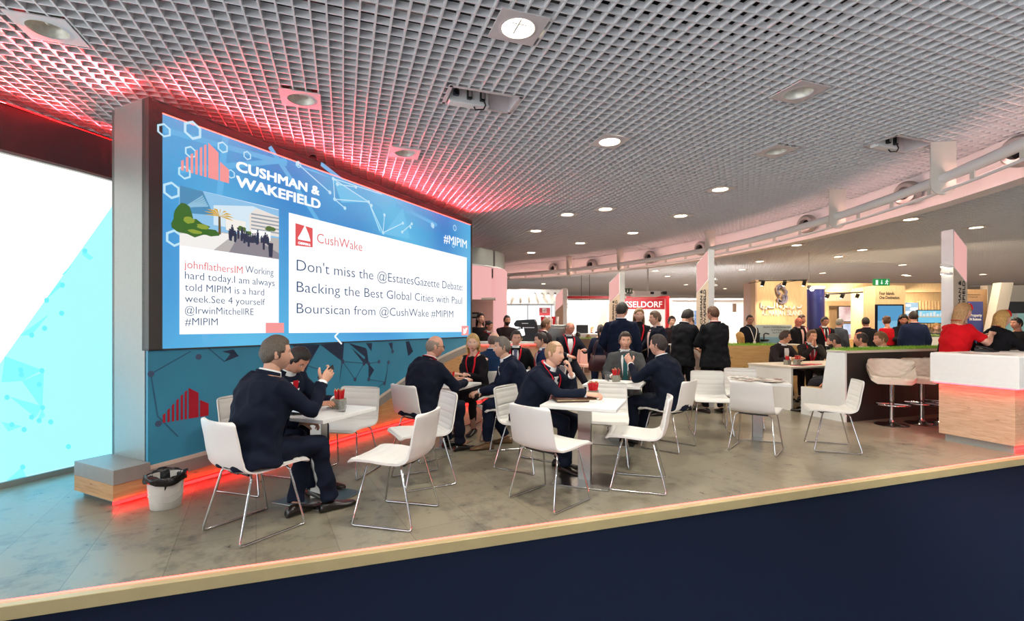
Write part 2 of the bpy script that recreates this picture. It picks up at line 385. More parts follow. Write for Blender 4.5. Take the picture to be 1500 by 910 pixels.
# ceiling service boxes: an open white trough with sockets on its back plate
def service_box(c, label):
    T = frame((c.x, c.y, H), B); r_ = thing('service_box', label, 'socket box')
    mb = MB(); w2, d2, hh = .30, .15, .17; t = .008
    mb.box((0, d2, hh/2), (2*w2, t, hh), 0, T); mb.box((-w2, 0, hh/2), (t, 2*d2, hh), 0, T); mb.box((w2, 0, hh/2), (t, 2*d2, hh), 0, T)
    mb.box((0, -d2, hh/2), (2*w2, t, hh), 0, T); mb.box((0, 0, hh), (2*w2, 2*d2, t), 0, T)
    for sx in (-1, 1): mb.box((sx*(w2+.012), 0, .001), (.03, 2*d2+.05, .006), 0, T)
    for sy in (-1, 1): mb.box((0, sy*(d2+.012), .001), (2*w2+.05, .03, .006), 0, T)
    mb.build('housing', 'trimwhite', r_)
    mb = MB(); mb.box((-.1, .1, .05), (.36, .06, .16), 0, T); mb.box((-.1, .06, -.02), (.36, .03, .02), 0, T); mb.build('socket_panel', 'white', r_, bevel=.004)
    for x, k in ((-.22, 0), (-.1, 1), (.02, 1)):
        mb = MB(); mb.box((x, .055, .06), (.045 if k else .05, .04, .085 if k else .05), 0, T); o = mb.build('socket', 'blackgloss' if k else mat('socket_blue', '24374f', .4, noise=.05), r_, bevel=.006)
        mb = MB(); mb.box((x, .033, .06), (.028, .012, .055), 0, T); mb.build('socket_face', 'duct' if k else 'black', o)
    mb = MB(); mb.tube([T @ V(p) for p in [(.03, .05, .03), (.045, .04, -.02), (.03, .05, -.055), (-.04, .07, -.06), (-.06, .1, .0)]], .007, 8); mb.build('cable', 'black', r_)
service_box(SB1, 'white recessed ceiling box with dark sockets and dangling cable, nearest the screen')
service_box(SB2, 'white recessed ceiling box with sockets beside the curved pipe')

# ---------------------------------------------------------------- curved beam with its pipe, brackets and air nozzles
CC = V((-5.3, 6.6, 0)); RB = 10.7; RP = 10.08
def arc(r, deg, z): return CC+V((r*math.cos(R(deg)), r*math.sin(R(deg)), z))
mb = MB(); rings = []
for k in range(61):
    d = -26+k*1.65
    rings.append([arc(RB, d, 2.93), arc(RB+.22, d, 2.93), arc(RB+.22, d, H-.002), arc(RB, d, H-.002)])
mb.loft(rings); struct(mb.build('beam_curved', 'fascia', smooth=30))
r_ = thing('pipe_rail', 'long white curved pipe rail hung on cream plates along the curved beam', 'pipe')
mb = MB(); mb.tube([arc(RP, -26+k*1.2, 3.0) for k in range(75)], .055, 16); mb.build('pipe', 'pipe', r_)
mb = MB(); mb.tube([arc(RP, -26+k*1.2, 2.862) for k in range(75)], .018, 10); mb.build('lower_rail', 'pipe', r_)
mb = MB(); mb.tube([arc(RP+.062, -26+k*1.2, 3.0) for k in range(75)], .012, 6); mb.build('fascia_fill', emis('fill_pink', (1, .76, .72), 28), r_)  # glowing tube added behind the pipe to brighten the fascia
for d in [-24+k*3.45 for k in range(26)]:
    mb = MB(); T = frame(arc(RP, d, 2.93), (-math.sin(R(d)), math.cos(R(d)), 0)); mb.prism([(-.012, -.006), (.05, -.006), (.05, .006), (-.012, .006)], -.075, .04, 0, T)
    mb.build('gusset', 'bracket', r_)
for d, lab in [(-17, None), (-7.8, 'cream hanging pipe plate with rounded foot nearest the camera'), (2.6, 'second cream hanging pipe plate along the curved pipe'), (20.3, 'cream hanging pipe plate above the standing man at the column sign'),
               (36.3, 'cream hanging pipe plate above the dark-suited standing group'), (46.4, 'farthest cream hanging pipe plate near the camera dome'), (58, None)]:
    if lab is None: continue
    T = frame(arc(RP, d, 0), (math.cos(R(d)), math.sin(R(d)), 0)); mb = MB()
    prof = [(-.125, H), (-.125, 2.93)]+[(-.125+.125*(1-math.cos(R(a))), 2.93-.11*math.sin(R(a))) for a in range(0, 181, 15)]+[(.125, 2.93), (.125, H)]
    n = len(prof); vs = [T @ V((x, y, z)) for y in (-.008, .008) for x, z in prof]
    mb.add(vs, [list(range(n)), list(range(n, 2*n))[::-1]]+[[i, n+i, n+(i+1) % n, (i+1) % n] for i in range(n)])
    mb.build('hanging_plate', 'bracket', r_, smooth=30)
for d, lab in [(-14, None), (-1, 'round steel air nozzle in the beam between the two nearest plates'), (9.6, 'round air nozzle with dark mouth in the beam, third from the right edge'), (24.5, 'round air nozzle with dark mouth just left of the middle plate'),
               (33.2, 'round air nozzle in the beam between the middle plate and the next'), (44.0, 'round air nozzle just right of the farthest plate'), (51.5, 'round air nozzle nearest the pink storeroom')]:
    if lab is None: lab = 'large round air nozzle at the right edge of the photo behind the pipe'; d = -9.5
    c = arc(RB-.11, d, 3.16); n_ = V((-math.cos(R(d)), -math.sin(R(d)), 0)); n_ = (n_+V((-.35, -.5, -.1))).normalized()
    r_ = thing('air_nozzle', lab, 'air nozzle')
    T = frame(c, n_.cross(V((0, 0, 1))), (0, 0, 1)) @ Matrix.Identity(4)
    zx = n_; xx = n_.cross(V((0, 0, 1))).normalized(); yy = zx.cross(xx)
    T = Matrix((xx, yy, zx)).transposed().to_4x4(); T.translation = c
    def ringp(r, z): return [T @ V((r*math.cos(2*math.pi*k/24), r*math.sin(2*math.pi*k/24), z)) for k in range(24)]
    mb = MB(); mb.loft([ringp(.16, .0), ringp(.16, .06), ringp(.13, .10), ringp(.085, .11), ringp(.08, .02)], 0, False); mb.build('housing', 'duct', r_)
    mb = MB(); mb.loft([ringp(.079, .02), ringp(.079, .024)], 0); mb.build('mouth', 'hole', r_)
# ---------------------------------------------------------------- the large screen wall
LP = [V((-5.35, 2.2, 0)), V((-4.43, 4.16, 0)), V((-4.23, 4.69, 0)), V((-4.12, 5.1, 0)), V((-3.9, 6.2, 0))]
SO = V((-2.966, 3.93, 0)); SD = V((.4415, .8973, 0)); SN = V((SD.y, -SD.x, 0))       # origin, along, towards the room
SL = 5.12; ZT = 3.27; ZB = .285; ST = .567
TS = frame(SO, SD)                                        # local x along the wall, local y into the wall, z up
def sx(px):                                               # photo column -> distance along the wall face
    t = (px-CX)/F; return (SO.x-t*SO.y)/(t*SD.y-SD.x)
def sz(px, py): Y = SO.y+SD.y*sx(px); return CZ-(py-CY)*Y/F
def sp(px, py): return (sx(px), sz(px, py))
scr0, scr1, scb, sct = sx(238), sx(689.5), 1.205, 3.17
wall = thing('screen_wall', 'tall freestanding wall unit with dark-framed giant screen and printed teal base', 'display wall')
mb = MB(); mb.box((.0125, ST/2+.03, (ZT+ZB)/2), (.025, ST-.06, ZT-ZB), 0, TS); mb.box((SL-.0125, ST/2+.03, (ZT+ZB)/2), (.025, ST-.06, ZT-ZB), 0, TS)
mb.box((SL/2, ST-.02, (ZT+ZB)/2), (SL, .04, ZT-ZB), 0, TS); mb.box((SL/2, ST/2, ZT-.01), (SL-.05, ST, .02), 0, TS)
mb.build('side_cladding', 'greymetal', wall, smooth=0)
mb = MB(); fz = scb-.012
mb.box((scr0/2, .05, (ZT+fz)/2), (scr0, .1, ZT-fz), 0, TS); mb.box(((scr1+SL)/2, .05, (ZT+fz)/2), (SL-scr1, .1, ZT-fz), 0, TS)
mb.box(((scr0+scr1)/2, .05, (ZT+sct)/2), (scr1-scr0, .1, ZT-sct), 0, TS); mb.box((SL/2, .05, (fz+scb)/2), (SL, .1, scb-fz), 0, TS)
mb.build('screen_frame', 'darkgrey', wall, smooth=0)
mb = MB(); mb.box(((scr0+scr1)/2, -.001, sct+.004), (scr1-scr0, .003, .007), 0, TS); mb.build('edge_light', 'ledred', wall, smooth=0)
def shape(name, pts, m, d, parent, th=.0008):             # flat sheet on the wall face from (s, z) corners, d proud of it
    mb = MB(); n = len(pts); vs = [TS @ V((s, -d-y, z)) for y in (th, 0) for s, z in pts]
    mb.add(vs, [list(range(n)), list(range(n, 2*n))[::-1]]+[[i, n+i, n+(i+1) % n, (i+1) % n] for i in range(n)])
    return mb.build(name, m, parent, smooth=0)
def shapes(name, polys, m, d, parent, th=.0008):
    mb = MB()
    for pts in polys:
        n = len(pts); vs = [TS @ V((s, -d-y, z)) for y in (th, 0) for s, z in pts]
        mb.add(vs, [list(range(n)), list(range(n, 2*n))[::-1]]+[[i, n+i, n+(i+1) % n, (i+1) % n] for i in range(n)])
    return mb.build(name, m, parent, smooth=0)
def screen_mat():
    m, nt, b = new_mat('led_screen_blue'); L = nt.links; N = nt.nodes
    b.inputs['Base Color'].default_value = (.02, .02, .02, 1); b.inputs['Roughness'].default_value = .5
    tc = N.new('ShaderNodeTexCoord'); n = N.new('ShaderNodeTexNoise'); n.inputs['Scale'].default_value = .55; n.inputs['Detail'].default_value = 1
    L.new(tc.outputs['Object'], n.inputs[0])
    cr = N.new('ShaderNodeValToRGB'); e = cr.color_ramp.elements; e[0].position = .34; e[1].position = .66
    e[0].color = (*srgb('2c82cd'), 1); e[1].color = (*srgb('5abbe6'), 1); L.new(n.outputs[0], cr.inputs[0])
    L.new(cr.outputs[0], b.inputs['Emission Color']); b.inputs['Emission Strength'].default_value = EM
    return m
scr = None
mb = MB(); mb.box(((scr0+scr1)/2, .012, (scb+sct)/2), (scr1-scr0, .02, sct-scb), 0, TS); scr = mb.build('screen', screen_mat(), wall, smooth=0)
def seg(p, q, w_): # thin bar between two (s,z) points
    dx, dz = q[0]-p[0], q[1]-p[1]; l = math.hypot(dx, dz) or 1; nx, nz = -dz/l*w_/2, dx/l*w_/2
    return [(p[0]+nx, p[1]+nz), (p[0]-nx, p[1]-nz), (q[0]-nx, q[1]-nz), (q[0]+nx, q[1]+nz)]
def disc(p, r, n=12): return [(p[0]+r*math.cos(2*math.pi*k/n), p[1]+r*math.sin(2*math.pi*k/n)) for k in range(n)][::-1]
def hexring(p, r, t):
    o = []
    for k in range(6):
        a, b_ = R(60*k+30), R(60*k+90)
        o.append([(p[0]+r*math.cos(a), p[1]+r*math.sin(a)), (p[0]+(r-t)*math.cos(a), p[1]+(r-t)*math.sin(a)), (p[0]+(r-t)*math.cos(b_), p[1]+(r-t)*math.sin(b_)), (p[0]+r*math.cos(b_), p[1]+r*math.sin(b_))])
    return o
pale = emis('screen_pale_blue', '62b4e6', 1); white_e = emis('screen_white', 'fbfdff', 1.15); navy_e = emis('screen_navy', '2b4a74', 1); pink_e = emis('screen_pink', 'f59a98', 1)
red_e = emis('screen_red', 'e2595b', 1); softw = emis('screen_soft_white', 'bfe6f5', 1); deep = emis('screen_deep_blue', '1b62ad', 1)
S = sp
# ghost triangles and rays in the blue
rays = [seg(S(240, 190), S(420, 240), .05), seg(S(262, 250), S(420, 235), .05), seg(S(330, 200), S(300, 500), .06), seg(S(395, 215), S(470, 330), .05), seg(S(470, 240), S(560, 310), .05), seg(S(580, 300), S(640, 330), .05),
        seg(S(330, 488), S(300, 507), .03)]
shapes('screen_ray', rays, pale, .0012, scr)
tri = [[S(488, 262), S(540, 296), S(500, 297)], [S(540, 296), S(563, 345), S(556, 340)], [S(425, 240), S(488, 262), S(460, 250)], [S(590, 305), S(562, 343), S(600, 350)]]
shapes('screen_triangle', [[t_[0], t_[2], t_[1]] for t_ in tri], emis('screen_mid_blue', '6fc3ec', 1), .0014, scr)
nodes = [(488, 262), (494, 270), (540, 296), (544, 301), (490, 292), (563, 315), (561, 341), (521, 274), (505, 305), (483, 282), (590, 327), (601, 333), (603, 328), (634, 331), (589, 340), (436, 240)]
lines = [(488, 262, 540, 296), (488, 262, 490, 292), (490, 292, 540, 296), (540, 296, 561, 341), (540, 296, 556, 338), (563, 315, 561, 341), (494, 270, 521, 274), (490, 292, 505, 305), (483, 282, 436, 240), (561, 341, 590, 327), (589, 340, 603, 328), (489, 262, 560, 285)]
shapes('screen_network', [seg(S(a, b_), S(c, d), .012) for a, b_, c, d in lines]+[disc(S(a, b_), .022) for a, b_ in nodes], softw, .0022, scr)
hx = []
for a, b_, r in [(282, 191, .085), (326, 216, .055), (362, 228, .045), (279, 223, .055), (270, 253, .06), (251, 279, .075), (255, 349, .075), (240, 191, .06), (338, 255, .045), (437, 241, .04), (633, 330, .04), (666, 334, .055), (664, 359, .05), (634, 331, .04)]:
    hx += hexring(S(a, b_), r, r*.28)
shapes('screen_hexagon', hx, softw, .0026, scr)
# cards
def rect(px0, ptl, pbl, px1, ptr, pbr): return [S(px0, ptl), S(px0, pbl), S(px1, pbr), S(px1, ptr)]
shape('screen_card', rect(262.7, 272, 490, 408, 307, 487.7), white_e, .003, scr)
shape('screen_card', rect(422.8, 311.5, 488, 683.5, 377.6, 486.3), white_e, .003, scr)
# the street photo on the left card
ph0, ph1 = sx(262.7), sx(408); pz1 = sz(262.7, 272); pz0 = sz(262.7, 359.5)
def P(u, v_): return (ph0+(ph1-ph0)*u, pz0+(pz1-pz0)*v_)
def poly(name, pts, c, d): return shape(name, [P(*p) for p in pts][::-1] if True else 0, emis('photo_'+c, c, 1), d, scr)
def polys(name, pl, c, d): return shapes(name, [[P(*p) for p in pts] for pts in pl], emis('photo_'+c, c, 1), d, scr)
polys('photo_sky', [[(0, 0), (0, 1), (1, 1), (1, 0)]], '8fc3e8', .004)
polys('photo_cloud', [[(.3, .45), (.3, .8), (.7, .95), (1, .85), (1, .45)]], 'd4e8f4', .0044)
polys('photo_pavement', [[(0, 0), (0, .3), (1, .42), (1, 0)]], 'b9b4b2', .0048)
polys('photo_kerb', [[(0, 0), (0, .2), (.38, .33), (.5, .34), (.3, 0)]], 'f2efec', .0051)
polys('photo_road', [[(.45, 0), (.55, .35), (.7, .35), (1, .12), (1, 0)]], '8d8891', .0052)
polys('photo_glass_tower', [[(0, .55), (0, 1), (.2, 1), (.3, .62)]], '4f8fb8', .0052)
polys('photo_tower_stripe', [[(.02*k+.0, .58+.02*k), (.02*k, .6+.02*k), (.2+.01*k, .93-.03*k), (.2+.01*k, .9-.03*k)] for k in range(6)], '8fc0da', .0056)
polys('photo_hotel', [[(.66, .45), (.66, .78), (.74, .92), (1, .86), (1, .45)]], 'e9e2da', .0052)
polys('photo_balcony', [[(.68, .5+.07*k), (.68, .53+.07*k), (1, .54+.075*k), (1, .51+.075*k)] for k in range(5)], '9aa3ad', .0056)
polys('photo_villa', [[(.42, .4), (.42, .62), (.62, .62), (.62, .4)]], 'f3eee8', .0054)
polys('photo_white_van', [[(.68, .36), (.68, .5), (.9, .52), (.9, .34)]], 'fbfbfb', .0058)
rnd = random.Random(3)
def blob(cx, cy, rx, ry, n=14): return [(cx+rx*(.75+.4*rnd.random())*math.cos(-2*math.pi*k/n), cy+ry*(.75+.4*rnd.random())*math.sin(-2*math.pi*k/n)) for k in range(n)]
polys('photo_hedge', [blob(.1, .34, .17, .16), blob(.03, .5, .08, .2), blob(.25, .3, .1, .07)], '3f6b2e', .006)
polys('photo_hedge_light', [blob(.08, .45, .05, .06), blob(.2, .38, .06, .05), blob(.13, .27, .06, .04)], '8fa33c', .0064)
polys('photo_palm_trunk', [[(.345, .3), (.345, .62), (.365, .62), (.37, .3)]], '6d5a3c', .006)
fr = []
for k in range(9):
    a = R(-20+k*27); fr.append([(.355, .62), (.355+.07*math.cos(a)+.01, .66+.09*math.sin(a)), (.355+.15*math.cos(a), .63+.12*math.sin(a)), (.355+.07*math.cos(a), .63+.08*math.sin(a))])
polys('photo_palm_frond', fr, 'd6a93c', .0066)
polys('photo_tree', [blob(.58, .47, .05, .05), blob(.9, .58, .07, .05), blob(.65, .42, .04, .04)], '54713a', .006)
cr_ = []
for k in range(26):
    x = .42+.5*rnd.random(); y = .2+.14*rnd.random() - (.06 if x > .6 else 0); h = .13+.1*rnd.random()*(1.5 if x > .6 else 1)
    cr_ += [[(x-.011, y), (x-.013, y+h*.8), (x+.013, y+h*.8), (x+.011, y)], [(x-.007, y+h*.82), (x-.007, y+h), (x+.007, y+h), (x+.007, y+h*.82)]]
cr_ += [[(.88, .02), (.87, .3), (.93, .3), (.92, .02)]]
polys('photo_crowd', cr_, '33384f', .0072)
# lettering on the screen: frames follow the wall face
def stext(body, xa, xb, pyb, pyt, m, bold=0, name='screen_text', d=.0045):
    s0, s1 = sx(xa), sx(xb); z0 = sz(xa, pyb); h = sz(xa, pyt)-z0
    return text(name, body, TS, s0, s1, h, m, scr, bold, d, z0)
stext('CUSHMAN &', 345.3, 467.4, 249.5, 234.5, white_e, .02)
stext('WAKEFIELD', 345.3, 469, 272.5, 256.5, white_e, .02)
stext('#MIPIM', 649.7, 683.4, 355, 341.4, white_e)
stext('CushWake', 464, 530.2, 355.5, 340.5, red_e, -.008)
stext("Don't miss the @EstatesGazette Debate:", 434.2, 677.8, 396.3, 379, navy_e, -.01)
stext('Backing the Best Global Cities with Paul', 434.2, 676.3, 427.7, 411, navy_e, -.01)
stext('Boursican from @CushWake #MIPIM', 434.2, 663.6, 459, 443, navy_e, -.01)
stext('johnflathersIM', 269.6, 355, 392.5, 380, red_e, -.008)
stext('Working', 359, 400.2, 399.5, 388.5, navy_e, -.008)
stext('hard today.I am always', 270.4, 401.8, 408.5, 396.5, navy_e, -.008)
stext('told MIPIM is a hard', 270.4, 386.4, 425.8, 414, navy_e, -.008)
stext('week.See 4 yourself', 270.4, 387.6, 442.5, 431, navy_e, -.008)
stext('@IrwinMitchellRE', 270.4, 371, 459.6, 448, navy_e, -.008)
stext('#MIPIM', 270.4, 318.4, 476.7, 465, navy_e, -.008)
# building emblem: five rising bars, a tall block and a low side block
def emblem(px0, px1, b0, b1, ytop, name, m, d, parent):
    """px0..px1 columns, b0/b1 base rows at both ends, ytop row of the highest corner"""
    s0, s1 = sx(px0), sx(px1); z0 = sz(px0, b0); W = s1-s0; Hh = sz(px0+(px1-px0)*.55, ytop)-z0
    pl = []
    for k, (a, h) in enumerate([(.0, .30), (.092, .43), (.185, .56), (.277, .70), (.37, .82), (.457, .93)]):
        pl.append([(s0+W*a, z0), (s0+W*a, z0+Hh*(h-.05)), (s0+W*(a+.05), z0+Hh*h), (s0+W*(a+.05), z0)])
    pl.append([(s0+W*.545, z0), (s0+W*.545, z0+Hh), (s0+W*.765, z0+Hh*.80), (s0+W*.765, z0)])
    pl.append([(s0+W*.80, z0), (s0+W*.80, z0+Hh*.56), (s0+W, z0+Hh*.40), (s0+W, z0)])
    return shapes(name, pl, m, d, parent)
emblem(264.8, 335, 249.5, 268, 208.5, 'screen_emblem', pink_e, .0045, scr)
# account icon and bird tabs
shape('screen_icon', rect(432.3, 327, 360, 457.5, 334.5, 362.5), red_e, .0045, scr)
a0, a1 = sx(436), sx(454); zz = sz(436, 348); hh_ = .1
shapes('icon_building', [[(a0, zz), (a0+.04, zz+.06), (a0+.09, zz+.15), (a0+.14, zz+.06), (a1, zz), (a1, zz-.02), (a0, zz-.02)], ], white_e, .0055, scr)
text('icon_text', 'CUSHMAN &', TS, a0, a1, .028, white_e, scr, .02, .0055, zz-.07); text('icon_text', 'WAKEFIELD', TS, a0, a1, .028, white_e, scr, .02, .0055, zz-.115)
for xa, xb, ya, yb in [(388.8, 415.5, 473, 488), (675.8, 686, 477.5, 491.5)]:
    shape('screen_tab', [S(xa, ya), S(xa, yb), (sx(xb), sz(xa, yb)), (sx(xb), sz(xa, ya))], pink_e, .005, scr)
c0 = (sx(681), sz(681, 485)); q_ = .075
shape('screen_bird', [(c0[0]-q_*.9, c0[1]-q_*.5), (c0[0]-q_*.3, c0[1]-q_*.75), (c0[0]+q_*.4, c0[1]-q_*.4), (c0[0]+q_*.75, c0[1]+q_*.3), (c0[0]+q_*1.05, c0[1]+q_*.65), (c0[0]+q_*.5, c0[1]+q_*.75), (c0[0]+q_*.05, c0[1]+q_*.6), (c0[0]-q_*.1, c0[1]+q_*.25), (c0[0]-q_*.8, c0[1]+q_*.7), (c0[0]-q_*.75, c0[1]+q_*.1)][::-1], white_e, .006, scr)
shapes('screen_chevron', [seg(S(490, 493), S(499, 483), .02), seg(S(490, 493), S(500, 504), .02)], white_e, .005, scr)

# printed lower wall: teal print above a rising grey band, oak below
def panel_mat():
    m = mat('teal_print', '3a93b6', .5, noise=.12, nscale=.9); return m
CV = [(0, .245), (sx(299), .262), (sx(400), .285), (sx(500), .335), (sx(552), .41), (sx(581), .60), (sx(610), .745), (sx(640), .885), (sx(667), 1.0), (SL, 1.10)]
def cz(s):
    for (a, b_), (c, d) in zip(CV, CV[1:]):
        if a <= s <= c:
            t = (s-a)/(c-a); return b_+(d-b_)*t
    return CV[-1][1]
def czs(s): return sum(cz(min(max(s+d, 0), SL)) for d in (-.3, -.2, -.1, 0, .1, .2, .3))/7
ss = [SL*k/60 for k in range(61)]
def band(name, lo, hi, m, d, th, parent):
    mb = MB(); rings = []
    for s in ss:
        a, b_ = lo(s), hi(s); rings.append([TS @ V((s, -d, a)), TS @ V((s, -d+th, a)), TS @ V((s, -d+th, b_)), TS @ V((s, -d, b_))])
    mb.loft(rings); return mb.build(name, m, parent, smooth=30)
band('printed_panel', lambda s: czs(s), lambda s: max(fz, czs(s)+.01), panel_mat(), -.012, .03, wall)
prt = bpy.data.objects['printed_panel']
band('cream_edge', lambda s: czs(s)-.03, lambda s: czs(s)+.004, 'cream', .0, .05, wall)
band('grey_band', lambda s: czs(s)-.135, lambda s: czs(s)-.028, 'greylam', -.001, .05, wall)
band('oak_front', lambda s: .045, lambda s: czs(s)-.13, 'wood', -.006, .05, wall)
emblem(239.5, 306.5, 620, 612, 568.5, 'wall_emblem', mat('emblem_red', 'b4142a', .45, noise=.03), -.0095, prt)
# network print on the teal panel
tp = mat('print_plum', '47587a', .5, noise=.1); tl = mat('print_mid', '2f6485', .5, noise=.1)
tris = [[(326, 515), (343, 512), (351, 522)], [(330, 530), (351, 522), (343, 512)], [(380, 512), (420, 508), (400, 530)], [(430, 506), (470, 505), (452, 536)], [(470, 505), (505, 502), (503, 530)], [(503, 530), (505, 502), (498, 560)],
        [(512, 503), (537, 510), (538, 525)], [(516, 510), (534, 533), (541, 532)], [(538, 510), (541, 532), (534, 533)], [(537, 503), (546, 503), (545, 515)], [(570, 503), (576, 502), (576, 515)], [(541, 533), (549, 542), (541, 556)],
        [(595, 501), (600, 500), (599, 522)], [(599, 522), (606, 515), (600, 500)], [(570, 531), (564, 563), (566, 560)], [(440, 530), (452, 536), (446, 556)]]
shapes('print_triangle', [[S(*p) for p in t_] for t_ in tris]+[[S(*p) for p in t_][::-1] for t_ in tris], tp, -.0105, prt)
lns = [(503, 530, 521, 556), (521, 556, 534, 533), (541, 533, 541, 556), (541, 533, 556, 530), (541, 556, 564, 560), (506, 530, 541, 533), (564, 560, 547, 575), (330, 530, 300, 505), (452, 536, 480, 545), (400, 530, 446, 556), (222, 548, 232, 610), (232, 610, 262, 640), (280, 515, 222, 548)]
shapes('print_line', [seg(S(a, b_), S(c, d), .01) for a, b_, c, d in lns], tl, -.0100, prt)
shapes('print_dot', [disc(S(a, b_), .026) for a, b_ in [(503, 530), (521, 556), (534, 533), (541, 533), (541, 556), (556, 530), (570, 531), (564, 562), (498, 575), (222, 548), (233, 621), (292, 523), (576, 515), (446, 556)]], tp, -.0095, prt)
# plinth bench under the wall
pl = thing('plinth_bench', 'low grey and oak plinth bench under the end of the screen wall', 'bench')
bx0, bx1 = -.255, .16
mb = MB(); mb.box((bx0/2+.0, .28, .228), (-bx0, .61, .115), 0, TS); mb.build('bench_top', 'greylam', pl, smooth=0, bevel=.002)
mb = MB(); mb.box((bx0/2, .285, .108), (-bx0-.004, .6, .125), 0, TS); mb.build('oak_panel', 'wood', pl, smooth=0)
mb = MB(); mb.box((bx0/2+.03, .3, .023), (-bx0-.06, .55, .045), 0, TS); mb.build('toe_kick', 'greymetal', pl, smooth=0)
mb = MB(); mb.box((SL/2, .34, .14), (SL-.06, .44, .28), 0, TS); mb.build('core', 'greylam', wall, smooth=0)
# red strips: along the wall foot, and on top of the wall washing the ceiling
strip('s', TS @ V((bx0, -.02, 0)), TS @ V((SL, -.02, 0)), .012, .022, 'ledredsoft', 'red glowing light strip along the floor at the foot of the screen wall', z=.02)
redtop = emis('led_red_top', (1, .045, .05), 14)
def washer(a, b_, n, z, label, W):                        # LED bar whose lens throws red light up across the ceiling grid
    o = strip('s', a, b_, .012, .008, redtop, label, z=z); a, b_ = V(a), V(b_); d = b_-a; n = V(n).normalized()
    for el, f in ((15, .44), (34, .44), (68, .12)):
        l = bpy.data.lights.new('washer_light', 'AREA'); l.shape = 'RECTANGLE'; l.size = d.length; l.size_y = .015; l.energy = W*f; l.color = (1, .03, .04); l.spread = R({15: 26, 34: 50, 68: 70}[el])
        lo = bpy.data.objects.new('washer_light', l); col.objects.link(lo); aim = n*math.cos(R(el))+V((0, 0, math.sin(R(el))))
        zz = -aim; xx = d.normalized(); yy = zz.cross(xx); m = Matrix((xx, yy, zz)).transposed().to_4x4(); m.translation = (a+b_)/2+n*.012+V((0, 0, z+.012)); lo.matrix_world = m; lo.parent = o
washer(TS @ V((.02, .03, 0)), TS @ V((SL-.02, .03, 0)), SN, ZT, 'red light strip along the top front edge of the screen wall under the ceiling', RED_W)
washer(LP[0]+V((.1, -.045, 0)), LP[1]+V((.1, -.045, 0)), (.92, -.39, 0), 3.30, 'red light strip on the dark header over the backlit panel', RED_W*1.35)
washer(LP[1]+V((.1, -.045, 0)), LP[4]+V((.1, -.045, 0)), (.92, -.39, 0), 3.30, 'red light strip on the dark header just behind the screen wall end', RED_W*1.2)
washer(TS @ V((.02, .52, 0)), TS @ V((.02, .05, 0)), -SD, ZT, 'short red fill strip added on top of the narrow end of the screen wall', RED_W*.22)  # added to fill a gap in the red ceiling wash
# small black dome camera on the wall's top edge
cmr = thing('dome_camera', 'small black dome camera on the top edge of the screen wall', 'camera')
c = TS @ V((sx(463), .05, 0)); mb = MB(); mb.lathe([(.06, 0), (.06, .03), (.045, .035)], 20, V((c.x, c.y, ZT))); mb.build('base', 'black', cmr)
mb = MB(); mb.ell(V((c.x, c.y, ZT+.035)), (.04, .04, .035)); mb.build('dome', 'blackgloss', cmr)

# ---------------------------------------------------------------- backlit left panel with its dark header
bp = thing('backlit_panel', 'tall glowing white and cyan wall panel left of the screen wall under a dark header', 'light panel')
def lpx(px):                                                # column -> plan point and arc position on the panel
    t = (px-CX)/F
    for k in range(len(LP)-1):
        a, b_ = LP[k], LP[k+1]; d = b_-a; s = (t*a.y-a.x)/(d.x-t*d.y) if abs(d.x-t*d.y) > 1e-9 else -1
        if -.001 <= s <= 1.001: return a+d*s
    return LP[-1]
def lpp(px, py, off=0):
    p = lpx(px); z = CZ-(py-CY)*p.y/F; n = V((.92, -.39, 0)); return V((p.x, p.y, z))+n*off
def lsheet(mb, z0, z1, off, th):
    n = V((.92, -.39, 0)); rings = []
    for p in LP: rings.append([p+n*off+V((0, 0, z0)), p+n*(off+th)+V((0, 0, z0)), p+n*(off+th)+V((0, 0, z1)), p+n*off+V((0, 0, z1))])
    mb.loft(rings)
mb = MB(); lsheet(mb, .05, 2.9, 0, .02); lit = mb.build('light_face', emis('backlit_white', 'fdfffb', 1.7), bp, smooth=0)
mb = MB(); lsheet(mb, 2.9, 3.3, -.1, .16); mb.build('header', 'header', bp, smooth=0)
mb = MB(); lsheet(mb, 2.885, 2.91, 0, .07); mb.build('header_edge', 'greylam', bp, smooth=0)
mb = MB(); lsheet(mb, 0, .05, 0, .06); mb.build('sill', 'greymetal', bp, smooth=0)
mb = MB(); lsheet(mb, 0, 3.38, -.16, .05); mb.build('backing', 'header', bp, smooth=0)
def lpoly(name, pls, m, off):
    mb = MB()
    for pts in pls:
        q_ = [lpp(*p, off) for p in pts]; mb.add(q_, [list(range(len(q_)))])
    return mb.build(name, m, lit, smooth=0)
# cyan field as a fan of strips so that it follows the folded panel
cy = emis('backlit_cyan', '68c9e8', 3.1); cy2 = emis('backlit_cyan_deep', '66c6e6', 1.9); cy3 = emis('backlit_cyan_dot', '58bddc', 1.8)
xs = [-420, -250, -120, 0, 30, 60, 90, 115, 140, 170, 200]
def bl(x): return max(300+(164-x)*1.4, 240)
def bot(x): p = lpx(x); return CY+(CZ-.052)*F/p.y
for a, b_ in zip(xs, xs[1:]):
    if bl(b_) >= bot(b_): continue
    ta, tb = min(bl(a), bot(a)-.5), bl(b_)
    lpoly('cyan_print', [[(a, ta), (a, bot(a)), (b_, bot(b_)), (b_, tb)]], cy, .023)
for pts in [[(5, 522), (0, 560), (30, 558), (60, 542)], [(30, 558), (60, 600), (62, 545)], [(86, 405), (122, 368), (135, 378)], [(64, 440), (86, 412), (90, 418)], [(12, 581), (50, 612), (60, 595)], [(26, 492), (44, 491), (70, 460)], [(5, 706), (30, 684), (38, 702)], [(60, 597), (64, 610), (52, 617)], [(0, 618), (30, 624), (10, 632)]]: lpoly('network_facet', [pts], cy2, .025)
